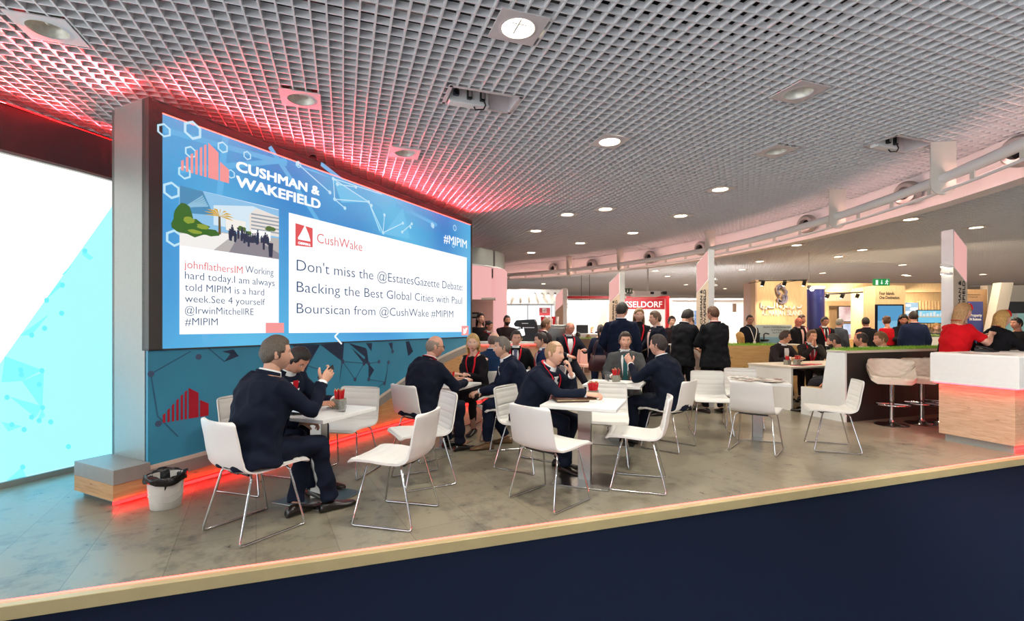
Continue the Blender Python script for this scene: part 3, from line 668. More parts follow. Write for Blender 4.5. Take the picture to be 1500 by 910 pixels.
dots = [(28, 542), (29, 549), (8, 582), (44, 491), (63, 481), (59, 543), (15, 622), (33, 629), (60, 597), (44, 611), (55, 616), (72, 618), (98, 654), (31, 684), (89, 418), (122, 368), (66, 440), (88, 459), (55, 563)]
mbp = []
for a, b_ in dots: mbp.append([(a+4*math.cos(2*math.pi*k/10), b_-4*math.sin(2*math.pi*k/10)) for k in range(10)])
for pts in mbp: lpoly('network_dot', [pts], cy3, .027)
# ---------------------------------------------------------------- furniture
def spline(pts, n):                                       # Catmull-Rom through control points, n samples
    pts = [V(p) for p in pts]; out = []; m_ = len(pts)-1
    for k in range(n):
        t = k/(n-1)*m_; i = min(int(t), m_-1); f = t-i
        p0, p1, p2, p3 = pts[max(i-1, 0)], pts[i], pts[i+1], pts[min(i+2, m_)]
        out.append(.5*((2*p1)+(p2-p0)*f+(2*p0-5*p1+4*p2-p3)*f*f+(3*p1-p0-3*p2+p3)*f**3))
    return out
PROF = spline([(0, .255, .428), (0, .235, .446), (0, .12, .448), (0, -.03, .436), (0, -.14, .438), (0, -.205, .468), (0, -.235, .54), (0, -.252, .64), (0, -.272, .74), (0, -.278, .785)], 46)
def chair_w(t):                                           # half width along the profile
    if t < .06: return .205+.03*math.sqrt(t/.06)
    w_ = .238-.012*min(1, max(0, (t-.3)/.25))
    if t > .55: w_ = .226-.018*(t-.55)/.45
    if t > .93: w_ -= .035*((t-.93)/.07)**2.2
    return w_
def chair_surf(off, ridges=False, t0=0, t1=1, inset=0, nu=46, nv=15):
    rows = []
    for i in range(nu):
        t = t0+(t1-t0)*i/(nu-1); k = t*(len(PROF)-1); j = min(int(k), len(PROF)-2); p = PROF[j].lerp(PROF[j+1], k-j)
        d = (PROF[j+1]-PROF[j]).normalized(); n = V((0, -d.z, d.y)); n = n if True else n   # normal towards the sitter
        n = V((1, 0, 0)).cross(d); n = -n if (n.z < 0 and t < .4) else n
        if n.z < -.01 and t < .4: n = -n
        if t >= .4 and n.y < 0: n = -n
        w_ = chair_w(t)-inset; back = min(1, max(0, (t-.42)/.2))
        row = []
        o_ = off
        if ridges:
            ph = (t*15.0) % 1; o_ = off+.007*(1-abs(2*ph-1)**6)
        for q in range(nv):
            x = -1+2*q/(nv-1); curl = abs(x)**2.6
            e = o_ if not ridges else o_*(1 if abs(x) < .93 else .4)
            row.append(p+n*(e+curl*(.034*back+.012*(1-back)))+V((x*w_, 0, 0)))
        rows.append(row)
    return rows
def sheet(mb, a, b_):                                     # closed body between two point grids
    nu, nv = len(a), len(a[0]); g = lambda i, j, k: k*nu*nv+i*nv+j
    vs = [p for r in a for p in r]+[p for r in b_ for p in r]; fs = []
    for i in range(nu-1):
        for j in range(nv-1):
            fs.append([g(i, j, 0), g(i, j+1, 0), g(i+1, j+1, 0), g(i+1, j, 0)]); fs.append([g(i, j, 1), g(i+1, j, 1), g(i+1, j+1, 1), g(i, j+1, 1)])
    for i in range(nu-1):
        fs.append([g(i, 0, 0), g(i+1, 0, 0), g(i+1, 0, 1), g(i, 0, 1)]); fs.append([g(i, nv-1, 0), g(i, nv-1, 1), g(i+1, nv-1, 1), g(i+1, nv-1, 0)])
    for j in range(nv-1):
        fs.append([g(0, j, 0), g(0, j, 1), g(0, j+1, 1), g(0, j+1, 0)]); fs.append([g(nu-1, j, 0), g(nu-1, j+1, 0), g(nu-1, j+1, 1), g(nu-1, j, 1)])
    mb.add(vs, fs)
def make_chair():
    r_ = empty('sled_chair')
    mb = MB(); sheet(mb, chair_surf(-.008), chair_surf(.004)); mb.build('shell', 'chair', r_, smooth=60)
    mb = MB(); sheet(mb, chair_surf(.004, False, .03, .975, .012, 91, 17), chair_surf(.008, True, .03, .975, .012, 91, 17)); mb.build('upholstery', 'leather', r_, smooth=60)
    for s in (-1, 1):
        pts = [(s*.06, .13, .424), (s*.165, .13, .424), (s*.19, .14, .405), (s*.232, .222, .035), (s*.236, .226, .014), (s*.236, .21, .009), (s*.236, -.205, .009), (s*.236, -.222, .014), (s*.232, -.222, .035), (s*.185, -.125, .4), (s*.16, -.115, .418), (s*.06, -.115, .42)]
        mb = MB(); mb.tube(pts, .0078, 10); mb.build('sled_leg', 'chrome', r_)
    mb = MB(); mb.box((0, 0, .422), (.13, .3, .012)); mb.box((0, .13, .424), (.3, .03, .012)); mb.box((0, -.115, .42), (.3, .03, .012)); mb.build('under_frame', 'black', r_)
    return r_
chair0 = make_chair(); used = [0]
def face(d): return math.atan2(-d[0], d[1])               # rotation that turns local +Y to direction d
def chair(x, y, d, label, z=0):
    r_ = chair0 if not used[0] else copy_tree(chair0); used[0] = 1
    r_.location = (x, y, z); r_.rotation_euler.z = face(d); tag(r_, label, 'chair', 'white sled chairs around the lounge tables'); return r_
chair(-1.78, 3.33, (.54, .84), 'white sled chair under the man holding up a phone, nearest the waste bin')
chair(-.84, 3.535, (-.97, .24), 'empty white sled chair with smooth back, nearest the platform edge in the front middle')
chair(-.80, 4.34, (-.88, -.47), 'empty white sled chair showing its ribbed back behind the front middle empty chair')
chair(-.97, 5.17, (.65, .76), 'white sled chair under the bald man in glasses by the screen')
chair(-1.58, 4.60, (-.22, -.97), 'empty white sled chair across the table from the phone man, ribbed side to the camera')
chair(-2.2, 4.20, (.95, -.3), 'white sled chair under the man with lowered head by the teal wall')
chair(.30, 3.87, (.70, .71), 'empty white sled chair with smooth back to the camera at the folder table')
chair(1.12, 4.245, (-.957, .29), 'empty white sled chair on the right side of the folder table, seen in profile')
chair(.96, 4.95, (-.25, -.97), 'empty white sled chair behind the folder table, ribs to the camera')
chair(.14, 4.80, (.85, -.53), 'white sled chair under the man with red lanyard and hand at his chin')
chair(-.10, 5.62, (-.95, -.3), 'white sled chair under the grey-haired man leaning forward with clasped hands')
chair(1.80, 5.53, (-.74, .67), 'white sled chair under the dark-haired man gesturing at the middle table')
chair(2.60, 6.30, (-.2, -.98), 'empty white sled chair facing the camera in front of the standing man')
chair(3.22, 6.72, (-.3, -.95), 'empty white sled chair mostly hidden behind the leaflet table')
chair(2.74, 5.41, (.62, .78), 'empty white sled chair with smooth back to the camera at the leaflet table')
chair(3.65, 5.49, (-.94, .34), 'lone empty white sled chair in profile right of the leaflet table')
chair(1.53, 6.55, (-.15, -.98), 'white sled chair under the man in grey suit and green tie')
chair(-.28, 6.75, (.3, .95), 'white sled chair under the bald man in bright blue jacket')
chair(.06, 7.78, (-.05, -1), 'white sled chair under the man with patterned tie and badge')
chair(.52, 7.2, (-.95, -.1), 'white sled chair under the dark-haired man in left profile')
chair(-.48, 6.52, (-.5, -.86), 'white sled chair under the blonde woman by the screen')

TA = math.atan2(-.36, .93)                                # tables share one turn: local x along (.93,-.36)
def make_table():
    r_ = empty('cafe_table')
    mb = MB(); mb.box((0, 0, .695), (.66, .62, .03)); mb.build('tabletop', 'white', r_, bevel=.004)
    mb = MB(); mb.box((0, 0, .345), (.115, .07, .67)); mb.build('column', 'steel', r_, bevel=.003)
    mb = MB(); mb.box((0, 0, .006), (.50, .47, .012)); mb.build('base_plate', 'steel', r_, bevel=.003)
    mb = MB(); mb.box((0, 0, .676), (.3, .3, .008)); mb.build('mounting_plate', 'darkgrey', r_)
    return r_
table0 = make_table(); TB = []
for k, (x, y, lab) in enumerate([(-1.57, 3.91, 'white square cafe table with a tablet, between phone man and lowered-head man'), (.66, 4.355, 'white square cafe table with brown leather folder on it'),
                        (-.79, 5.68, 'white square cafe table between bald man in glasses and blonde woman'), (1.24, 5.80, 'white square cafe table between grey-suited man and gesturing man'),
                        (3.07, 6.02, 'white square cafe table covered with scattered leaflets, empty chairs around'), (.0, 7.28, 'white square cafe table hidden among the blue-jacketed men')]):
    t_ = table0 if k == 0 else copy_tree(table0); t_.location = (x, y, 0); t_.rotation_euler.z = TA
    tag(t_, lab, 'table', 'cafe tables in the lounge'); TB.append(V((x, y, .71)))
TX = V((math.cos(TA), math.sin(TA), 0)); TY = V((-TX.y, TX.x, 0))
def on(k, x, y, z=0): return TB[k]+TX*x+TY*y+V((0, 0, z))

# pencil pots, each pencil by itself
def pot_pts(w_, h): return [(-w_, -w_), (w_, -w_), (w_, w_), (-w_, w_)]
pot_me = [None]; pen_me = [None]
def pencil_pot(c, rz, label, where, n=14, seed=1, s=1.0):
    rd = random.Random(seed); w_, h = .042*s, .085*s
    mb = MB(); T = Matrix.Identity(4)
    o_ = [(-w_, -w_), (w_, -w_), (w_, w_), (-w_, w_)]; i_ = [(x*.9, y*.9) for x, y in o_]
    rg = [[V((x, y, 0)) for x, y in o_], [V((x, y, h)) for x, y in o_], [V((x, y, h)) for x, y in i_], [V((x, y, .006)) for x, y in i_]]
    mb.loft(rg); p_ = mb.build('pencil_pot', 'pot', None, c, rz, smooth=0, bevel=.002); tag(p_, label, 'pot')
    for k in range(n):
        x, y = (rd.random()-.5)*1.3*w_, (rd.random()-.5)*1.3*w_; tx, ty = x*.5+(rd.random()-.5)*.012, y*.5+(rd.random()-.5)*.012
        L_ = (.115+.02*rd.random())*s+.02
        mb = MB(); a = V((x*.75, y*.75, .008)); b_ = a+V((tx*1.4, ty*1.4, L_)); t1 = a.lerp(b_, 1.07)
        mb.tube([a, b_], .0055*max(s, 1), 6); r_ = mb.build('pencil', 'redp', None, c, rz)
        mb = MB(); mb.tube([b_, t1], [.0055*max(s, 1), .0008], 6); mb.build('tip', 'seatwood', r_)
        tag(r_, 'red pencil standing in the grey pot '+where, 'pencil', 'red pencils in the pot '+where)
pencil_pot(on(0, .10, .12), TA, 'grey pencil pot beside the tablet and plastic cup', 'by the tablet', 22, 1)
pencil_pot(on(1, .04, .17), TA, 'grey pencil pot at the leather folder', 'by the leather folder', 24, 2)
pencil_pot(on(2, .09, -.04), TA, 'grey pencil pot between bald man and blonde woman', 'before the blonde woman', 20, 3)
pencil_pot(on(3, .0, .1), TA, 'grey pencil pot before the man in the green tie', 'before the green-tied man', 20, 4)
def cup(c, label, h=.085, r=.034):
    mb = MB(); mb.lathe([(r*.72, 0), (r, h), (r*.95, h), (r*.68, .004)], 20); o = mb.build('plastic_cup', 'fglass', None, c); tag(o, label, 'cup'); return o
cup(on(0, .22, .02), 'clear plastic cup on the tablet table')
cup(on(3, -.12, .16), 'clear plastic cup before the man in the green tie')
def paper_stack(c, w_, d, h, rz, label, name='paper_stack', m='paper', n=3):
    r_ = thing(name, label, 'papers', c, rz)
    for k in range(n):
        mb = MB(); mb.box((0, 0, h*(k+.5)/n), (w_, d, h/n*.92), 0, Matrix.Rotation((k-1)*.06, 4, 'Z')); mb.build('sheet', m, r_, smooth=0)
paper_stack(on(0, .0, .2), .14, .14, .012, .3, 'small white napkin stack on the tablet table')
paper_stack(on(1, .1, .04), .13, .13, .02, -.2, 'white napkin stack beside the pencil pot on the folder table')
paper_stack(on(2, .17, .1), .15, .13, .02, .1, 'white napkin stack before the blonde woman')
paper_stack(on(3, .12, -.02), .2, .15, .012, .5, 'white papers in front of the gesturing man')
paper_stack(on(3, -.2, .0), .2, .14, .018, .1, 'white napkin stack at the near corner of the middle table')
# tablet in an open case
t_ = thing('tablet', 'tablet in open black case, glowing page up, before the phone man', 'tablet', on(0, -.02, -.12), TA+.6)
mb = MB(); mb.box((0, 0, .006), (.27, .2, .012), 0, Matrix.Rotation(R(9), 4, 'Y')); mb.build('case', 'black', t_, bevel=.003)
mb = MB(); mb.box((0, 0, .0135), (.235, .165, .003), 0, Matrix.Rotation(R(9), 4, 'Y')); mb.build('display', emis('tablet_page', 'dfeaf5', .75), t_)
# leather folder
t_ = thing('leather_folder', 'brown leather document folder lying by the man with hand at chin', 'folder', on(1, -.11, .03), TA+.5)
mb = MB()
for k, (w_, d, z) in enumerate([(.36, .22, 0), (.37, .23, .012), (.365, .225, .034), (.33, .19, .042)]): pass
mb.loft([[V((x*w_, y*d, z)) for x, y in [(-.5, -.46), (-.46, -.5), (.46, -.5), (.5, -.46), (.5, .46), (.46, .5), (-.46, .5), (-.5, .46)]] for w_, d, z in [(.35, .21, 0), (.37, .23, .008), (.37, .23, .03), (.34, .2, .04)]])
mb.build('cover', 'brownleather', t_, smooth=50)
mb = MB(); mb.tube([(-.18, -.116, .02), (.18, -.116, .02), (.186, .11, .02)], .003, 6); mb.build('zipper', 'gold', t_)
# leaflets scattered on the fifth table
rd = random.Random(11); lm = [mat('leaflet_'+c, c, .6, noise=.05) for c in ('e9dccf', 'c9a79a', 'd8cfc8', 'f3f0ea', 'b8a8a0')]
for k in range(46):
    x, y = (rd.random()-.5)*.56, (rd.random()-.5)*.54
    mb = MB(); mb.box((0, 0, 0), (.10, .07, .001)); o = mb.build('leaflet', lm[k % 5], None, on(4, x, y, .0012+.0005*k), rd.random()*3, smooth=0)
    tag(o, 'pale printed leaflet scattered on the leaflet table', 'leaflet', 'leaflets scattered over the fifth cafe table')
    mb = MB(); mb.box((-.01, .012, .0008), (.06, .006, .0004)); mb.box((.0, -.006, .0008), (.07, .004, .0004)); mb.box((.0, -.018, .0008), (.07, .004, .0004)); mb.build('print', 'textdark', o, smooth=0)

# waste bin
bc = fl(243, 742); bc.z = 0
b_ = thing('waste_bin', 'white plastic waste bin lined with a black bag beside the plinth bench', 'bin', bc)
mb = MB(); mb.lathe([(.098, 0), (.101, .004), (.108, .07), (.116, .15), (.1225, .235), (.127, .237), (.127, .245), (.12, .245), (.112, .15), (.095, .012)], 36); mb.build('bucket', 'binwhite', b_)
mb = MB()
for ph, z0 in ((0, .08), (.7, .12)):
    pts = [V((.1135*math.cos(a), .1135*math.sin(a), z0+.02*math.sin(a*2+ph)+.001)) for a in [2*math.pi*k/48 for k in range(49)]]
    mb.tube([p*(1+ (p.z-.08)*.06) for p in pts], .0025, 6)
mb.build('wave_relief', 'binwhite', b_)
rd = random.Random(5); mb = MB(); rings = []
for r, z in [(.100, .06), (.115, .235), (.124, .262), (.134, .262), (.139, .24), (.137, .215), (.131, .198)]:
    rings.append([V(((r+.007*math.sin(7*a+z*60)*(z > .19)+rd.random()*.006)*math.cos(a), (r+.007*math.sin(7*a+z*60)*(z > .19)+rd.random()*.006)*math.sin(a), z+(rd.random()-.5)*.012*(z > .2)+(.012*math.sin(3*a+1) if z > .19 else 0))) for a in [2*math.pi*k/40 for k in range(40)]])
mb.loft(rings, 0, False); mb.build('bag_liner', 'bag', b_, smooth=180)

# ---------------------------------------------------------------- reception counter at the right
K0 = V((5.24, 5.908, 0)); KD = -A                         # left end corner, direction of the narrow end towards the camera
KA = K0+KD*.0; TK = frame(K0, KD)                         # x along the end face, local y = z x x  -> along B, away to the right
ct = thing('reception_counter', 'white and oak reception counter with red glow under its white top', 'counter')
def kbox(x0, x1, y0, y1, z0, z1, name, m, bevel=0): mb = MB(); mb.box(((x0+x1)/2, (y0+y1)/2, (z0+z1)/2), (x1-x0, y1-y0, z1-z0), 0, TK); return mb.build(name, m, ct, smooth=0, bevel=bevel)
kbox(0, .71, 0, 3.2, .085, .70, 'oak_body', 'woodr')
kbox(.05, .69, .03, 3.1, 0, .085, 'toe_kick', 'greymetal')
kbox(-.06, .77, -.06, 3.3, .712, 1.055, 'white_top', 'white', .003)
kbox(-.055, .765, -.055, 3.3, 1.055, 1.068, 'worktop', 'paper')
kbox(-.035, .745, -.035, 3.2, .7005, .7115, 'glow_strip', emis('led_red_counter', (1, .13, .16), 32))
kbox(.715, .73, .0, 3.2, .03, .045, 'floor_glow_strip', 'ledredsoft')
# clutter on the counter
d_ = thing('desk_phone', 'black desk phone lying on the reception counter', 'phone', TK @ V((.1, .75, 1.068)), .5)
mb = MB(); mb.loft([[V((-.1, -.09, 0)), V((.1, -.09, 0)), V((.1, .09, 0)), V((-.1, .09, 0))], [V((-.1, -.09, .015)), V((.1, -.09, .015)), V((.1, .09, .05)), V((-.1, .09, .05))]]); mb.build('body', 'black', d_, smooth=0, bevel=.003)
mb = MB(); mb.tube([(-.075, -.07, .03), (-.075, -.03, .05), (-.075, .03, .063), (-.075, .075, .062)], [.02, .012, .012, .02], 10); mb.build('handset', 'black', d_)
for k in range(7):
    mb = MB(); mb.box((0, 0, 0), (.15, .21, .001)); o = mb.build('brochure', lm[(k*2) % 5], None, TK @ V((.02+.09*k, .12+.05*(k % 3), 1.0695+.0004*k)), ANG+.3*k, smooth=0)
    tag(o, 'pale brochure lying flat on the reception counter top', 'brochure', 'brochures spread on the reception counter')

# ---------------------------------------------------------------- booth bench with dark back panel and grass top
Q0 = V((4.81, 6.95, 0)); TQ = frame(Q0, A)                # x along A (away), local y = along -B
bb = thing('booth_bench', 'white L-shaped booth bench with dark back panel and artificial grass strip on top', 'bench')
W = 3.4
ppl = [(0, 0), (.71, 0), (.71, .435), (.36, .435), (.27, 1.02), (0, 1.02)]
def ppanel(y0, y1, pts, name, m, smooth=0):
    mb = MB(); n = len(pts); vs = [TQ @ V((x, y, z)) for y in (y0, y1) for x, z in pts]
    mb.add(vs, [list(range(n)), list(range(n, 2*n))[::-1]]+[[i, n+i, n+(i+1) % n, (i+1) % n] for i in range(n)]); return mb.build(name, m, bb, smooth=smooth)
ppanel(0, -.035, ppl, 'end_panel', 'white')
ppanel(-W, -W-.035, ppl, 'end_panel', 'white')
ppanel(-.035, -W, [(0, 0), (.02, 0), (.02, 1.0), (0, 1.0)], 'back_panel', 'panelbrown')
ppanel(-.035, -W, [(.025, .41), (.70, .41), (.70, .435), (.025, .435)], 'seat', 'seatwood')
ppanel(-.035, -W, [(.33, .436), (.36, .436), (.27, 1.0), (.24, 1.0)], 'backrest', 'white')
ppanel(-.035, -W, [(.66, 0), (.68, 0), (.68, .41), (.66, .41)], 'seat_front', 'white')
ppanel(.0, -W-.035, [(-.012, 1.0), (.285, 1.0), (.285, 1.035), (-.012, 1.035)], 'top_shelf', 'cream')
rd = random.Random(9)
def grass_strip(name, T, x0, x1, y0, y1, z, parent, dens=5200, h=.05):
    mb = MB(); mb.box(((x0+x1)/2, (y0+y1)/2, z+.004), (x1-x0, y1-y0, .008), 0, T)
    n = int((x1-x0)*(y1-y0)*dens)
    for k in range(n):
        x, y = x0+(x1-x0)*rd.random(), y0+(y1-y0)*rd.random(); a = rd.random()*6.28; b_ = .022*rd.random(); w_ = .004; hh = h*(.6+.5*rd.random())
        p = V((x, y, z)); q = V((math.cos(a), math.sin(a), 0)); s_ = V((-q.y, q.x, 0))
        mb.add([T @ (p-s_*w_), T @ (p+s_*w_), T @ (p+q*b_+V((0, 0, hh)))], [[0, 1, 2]])
    o = mb.build(name, 'grass', parent, smooth=0); o['kind'] = 'stuff'; return o
grass_strip('grass', TQ, .0, .275, -W, -.05, 1.035, bb, 4200)
mb = MB(); mb.box((.40, .002, .16), (.07, .008, .045), 0, TQ); sk = mb.build('power_socket', 'white', bb, bevel=.002)

# communal table behind the bench
cm = thing('communal_table', 'large white communal table with slab end panels and seated men around it', 'table')
c0 = fl(1159, 602); TM = frame(c0, A)                     # x away along A, y along -B
mb = MB(); mb.box((.44, -.02, .345), (.88, .04, .69), 0, TM); mb.build('end_panel', 'chair', cm, smooth=0, bevel=.002)
mb = MB(); mb.box((.44, -2.0, .345), (.88, .04, .69), 0, TM); mb.build('end_panel', 'chair', cm, smooth=0)
mb = MB(); mb.box((.44, -1.01, .705), (.90, 2.04, .03), 0, TM); mb.build('tabletop', 'cream', cm, smooth=0, bevel=.002)
def onc(x, y, z=.72): p = TM @ V((x, -y, 0)); p.z = z; return p
pencil_pot(onc(.35, .32), ANG, 'grey pencil pot on the communal table, left one of the two', 'on the communal table, left', 12, 6)
pencil_pot(onc(.42, .62), ANG, 'grey pencil pot on the communal table, right one of the two', 'on the communal table, right', 12, 7)
for x, y, lab in [(.18, .42, 'red folder with dark cover lying on the communal table near its end'), (.25, .78, 'red folder lying under the second pencil pot of the communal table')]:
    t_ = thing('red_folder', lab, 'folder', onc(x, y), ANG+.3); mb = MB(); mb.box((0, 0, .004), (.3, .21, .008)); mb.build('cover', 'redp', t_, smooth=0); mb = MB(); mb.box((0, 0, .0095), (.29, .2, .003)); mb.build('page', 'panelbrown' if y < .5 else 'redp', t_, smooth=0)
cup(onc(.5, .45), 'small paper cup on the communal table', .07, .03); bpy.data.objects[-1] if False else None

# ---------------------------------------------------------------- bar stools
STL = mat('cream_leather', 'cbc1b2', .45, bump=.1, bscale=200)
def make_stool():
    r_ = empty('bar_stool')
    mb = MB(); mb.lathe([(.001, .0), (.2, .0), (.205, .008), (.19, .018), (.06, .035), (.035, .06), (.03, .09), (.001, .09)], 36, cap=False); mb.build('base', 'chrome', r_)
    mb = MB(); mb.tube([(0, 0, .05), (0, 0, .62)], .027, 20); mb.build('column', 'chrome', r_)
    mb = MB(); mb.tube([(0, 0, .35), (0, 0, .65)], .034, 20); mb.build('sleeve', 'chrome', r_)
    rg = [V((.19*math.sin(a), .06+.17*math.cos(a), .30)) for a in [R(-100+10*k) for k in range(21)]]
    mb = MB(); mb.tube([(-.03, 0, .30)]+rg+[(.03, 0, .30)], .012, 10); mb.build('footrest', 'chrome', r_)
    mb = MB(); mb.tube([(.03, 0, .62), (.15, .02, .6), (.2, .03, .59)], .006, 8); mb.build('lever', 'chrome', r_)
    # bucket seat: swept shell, quilted inside
    def surf(off, quilt):
        rows = []
        for i in range(37):
            t = i/36; f = max(0, (t-.5)/.5); g = min(1, t/.5)
            if t < .5: y = .215-.355*g; z = .655-.03*max(0, 1-g/.15)**2
            else: y = -.14-.085*f; z = .655+.265*f**1.15
            w_ = .245+.035*g-.03*f; w_ -= .06*max(0, 1-t/.09)**2+.055*max(0, (t-.88)/.12)**2
            a_ = R(78)*(lambda q: q*q*(3-2*q))(max(0, min(1, (t-.34)/.3))); row = []
            for j in range(29):
                x = -1+2*j/28; e = abs(x)**3.4
                lift = e*.17*(g**1.4)*(1-f)**.8; fwd = abs(x)**2.6*.115*min(1, f*1.6+.15*(g > .9))*(1-.25*f)
                q = 0
                if quilt:
                    a, b_ = (x*2.0+t*6) % 1, (x*2.0-t*6) % 1; q = .016*min(1, 4*min(a, 1-a, b_, 1-b_))
                row.append(V((x*w_, y+fwd, z+lift))+V((0, math.sin(a_), math.cos(a_)))*(off+q))
            rows.append(row)
        return rows
    mb = MB(); sheet(mb, surf(-.035, False), surf(.0, False)); mb.build('seat_shell', STL, r_, smooth=70)
    mb = MB(); sheet(mb, surf(.0, False), surf(.008, True)); mb.build('quilted_pad', STL, r_, smooth=70)
    return r_
s0 = make_stool()
for k, (px, py, d, lab) in enumerate([(1306, 623, (-.5, -.86), 'cream quilted bar stool fully in view before the dark panel, nearest the lone chair'), (1350, 621, (-.75, -.6), 'cream quilted bar stool in the middle, half behind its neighbour'), (1380, 618, (-.8, -.5), 'cream quilted bar stool mostly hidden behind the counter end')]):
    o = s0 if k == 0 else copy_tree(s0); p = fl(px, py); o.location = p; o.rotation_euler.z = face(d); tag(o, lab, 'stool', 'quilted bar stools by the dark panel')
# ---------------------------------------------------------------- people
SKIN = {}
def skin(c):
    if c not in SKIN: SKIN[c] = mat('skin_'+c, c, .5, noise=.05, nscale=30, bump=.05, bscale=200)
    return SKIN[c]
CL = {}
def cloth(c, rough=.85):
    if c not in CL: CL[c] = mat('cloth_'+c, c, rough, noise=.10, nscale=14, bump=.55, bscale=9, spec=.15)
    return CL[c]
HM = {}
def hairm(c):
    if c not in HM: HM[c] = mat('hair_'+c, c, .5, noise=.35, nscale=70, bump=.6, bscale=90, stretch=(3, 3, .6))
    return HM[c]
M['eyewhite'] = mat('eye_white', 'e6e0da', .3, noise=.02); M['iris'] = mat('eye_dark', '33261f', .3, noise=.05)
LIPS = mat('lips', 'b0625a', .5, noise=.05)
def head_point(u, t):
    """unit head, +y face. u: 0..1 around from the back, t: 0 crown .. 1 under the chin -> point in metres, centre at eye level"""
    a = 2*math.pi*u; phi = a-.42*math.sin(a+math.pi)*-1 if False else a+.42*math.sin(a)   # denser at the face (a = pi)
    th = math.pi*t; x = math.sin(th)*math.sin(phi); y = -math.sin(th)*math.cos(phi); z = math.cos(th)
    X, Y, Z = .077*x, .097*y, .118*z
    if z < 0:
        k = -z; X *= 1-.30*k**1.7
        if y > 0: Y += .006*k*y
        else: Y *= 1-.30*k**1.2
    if y > 0: Y -= .010*(y**4)*(1 if z > -.6 else .6)
    Y += .004*math.exp(-((Z+.105)/.016)**2-(X/.022)**2)*(y > 0)*2           # chin
    if y > 0:
        Y += .004*math.exp(-((Z-.026)/.010)**2)*math.exp(-(X/.05)**4)       # brow
        for s in (-1, 1): Y -= .009*math.exp(-((X-s*.031)/.016)**2-((Z-.008)/.012)**2)
        zz = Z
        if -.055 < zz < .02:
            pr = max(0, min(1, (.018-zz)/.05)) if zz > -.034 else max(0, 1-(-.034-zz)/.014)
            Y += .025*pr*math.exp(-(X/(.008+.007*pr))**2)
        Y += .0055*math.exp(-((Z+.066)/.008)**2-(X/.024)**2)                # mouth
        Y -= .0035*math.exp(-((Z+.0665)/.0022)**2-(X/.02)**2)
        for s in (-1, 1): Y += .003*math.exp(-((X-s*.045)/.02)**2-((Z+.03)/.025)**2)
    return V((X, Y, Z))
NU, NT = 52, 46
def make_head():
    mb = MB(); idx = {}; pts = []
    for i in range(NT+1):
        for k in range(NU): pts.append(head_point(k/NU, i/NT))
    fs, ms = [], []
    for i in range(NT):
        for k in range(NU):
            f = [i*NU+k, i*NU+(k+1) % NU, (i+1)*NU+(k+1) % NU, (i+1)*NU+k]; c = sum((pts[q] for q in f), V((0, 0, 0)))/4; m_ = 0
            if c.y > .04:
                ex = (abs(c.x)-.031); ez = c.z-.007
                if (ex/.0135)**2+(ez/.0052)**2 < 1: m_ = 1
                if m_ and (ex/.005)**2+(ez/.006)**2 < 1: m_ = 2
                if (ex/.019)**2+((c.z-.030-.15*abs(ex+.005))/.0038)**2 < 1 and abs(ex) < .019: m_ = 4
                if (c.x/.024)**2+((c.z+.066)/.0075)**2 < 1: m_ = 3
            fs.append(f); ms.append(m_)
    mb.add(pts, fs); mb.m = ms
    for s in (-1, 1):
        T = Matrix.Rotation(s*R(-18), 4, 'Z') @ Matrix.Rotation(R(10), 4, 'X')
        mb.ell((s*.077, -.008, -.006), (.009, .019, .031), 10, 8, 0, T)
        mb.ell((s*.081, -.012, .004), (.007, .015, .02), 8, 6, 0, T)
    return mb
HEAD = make_head()
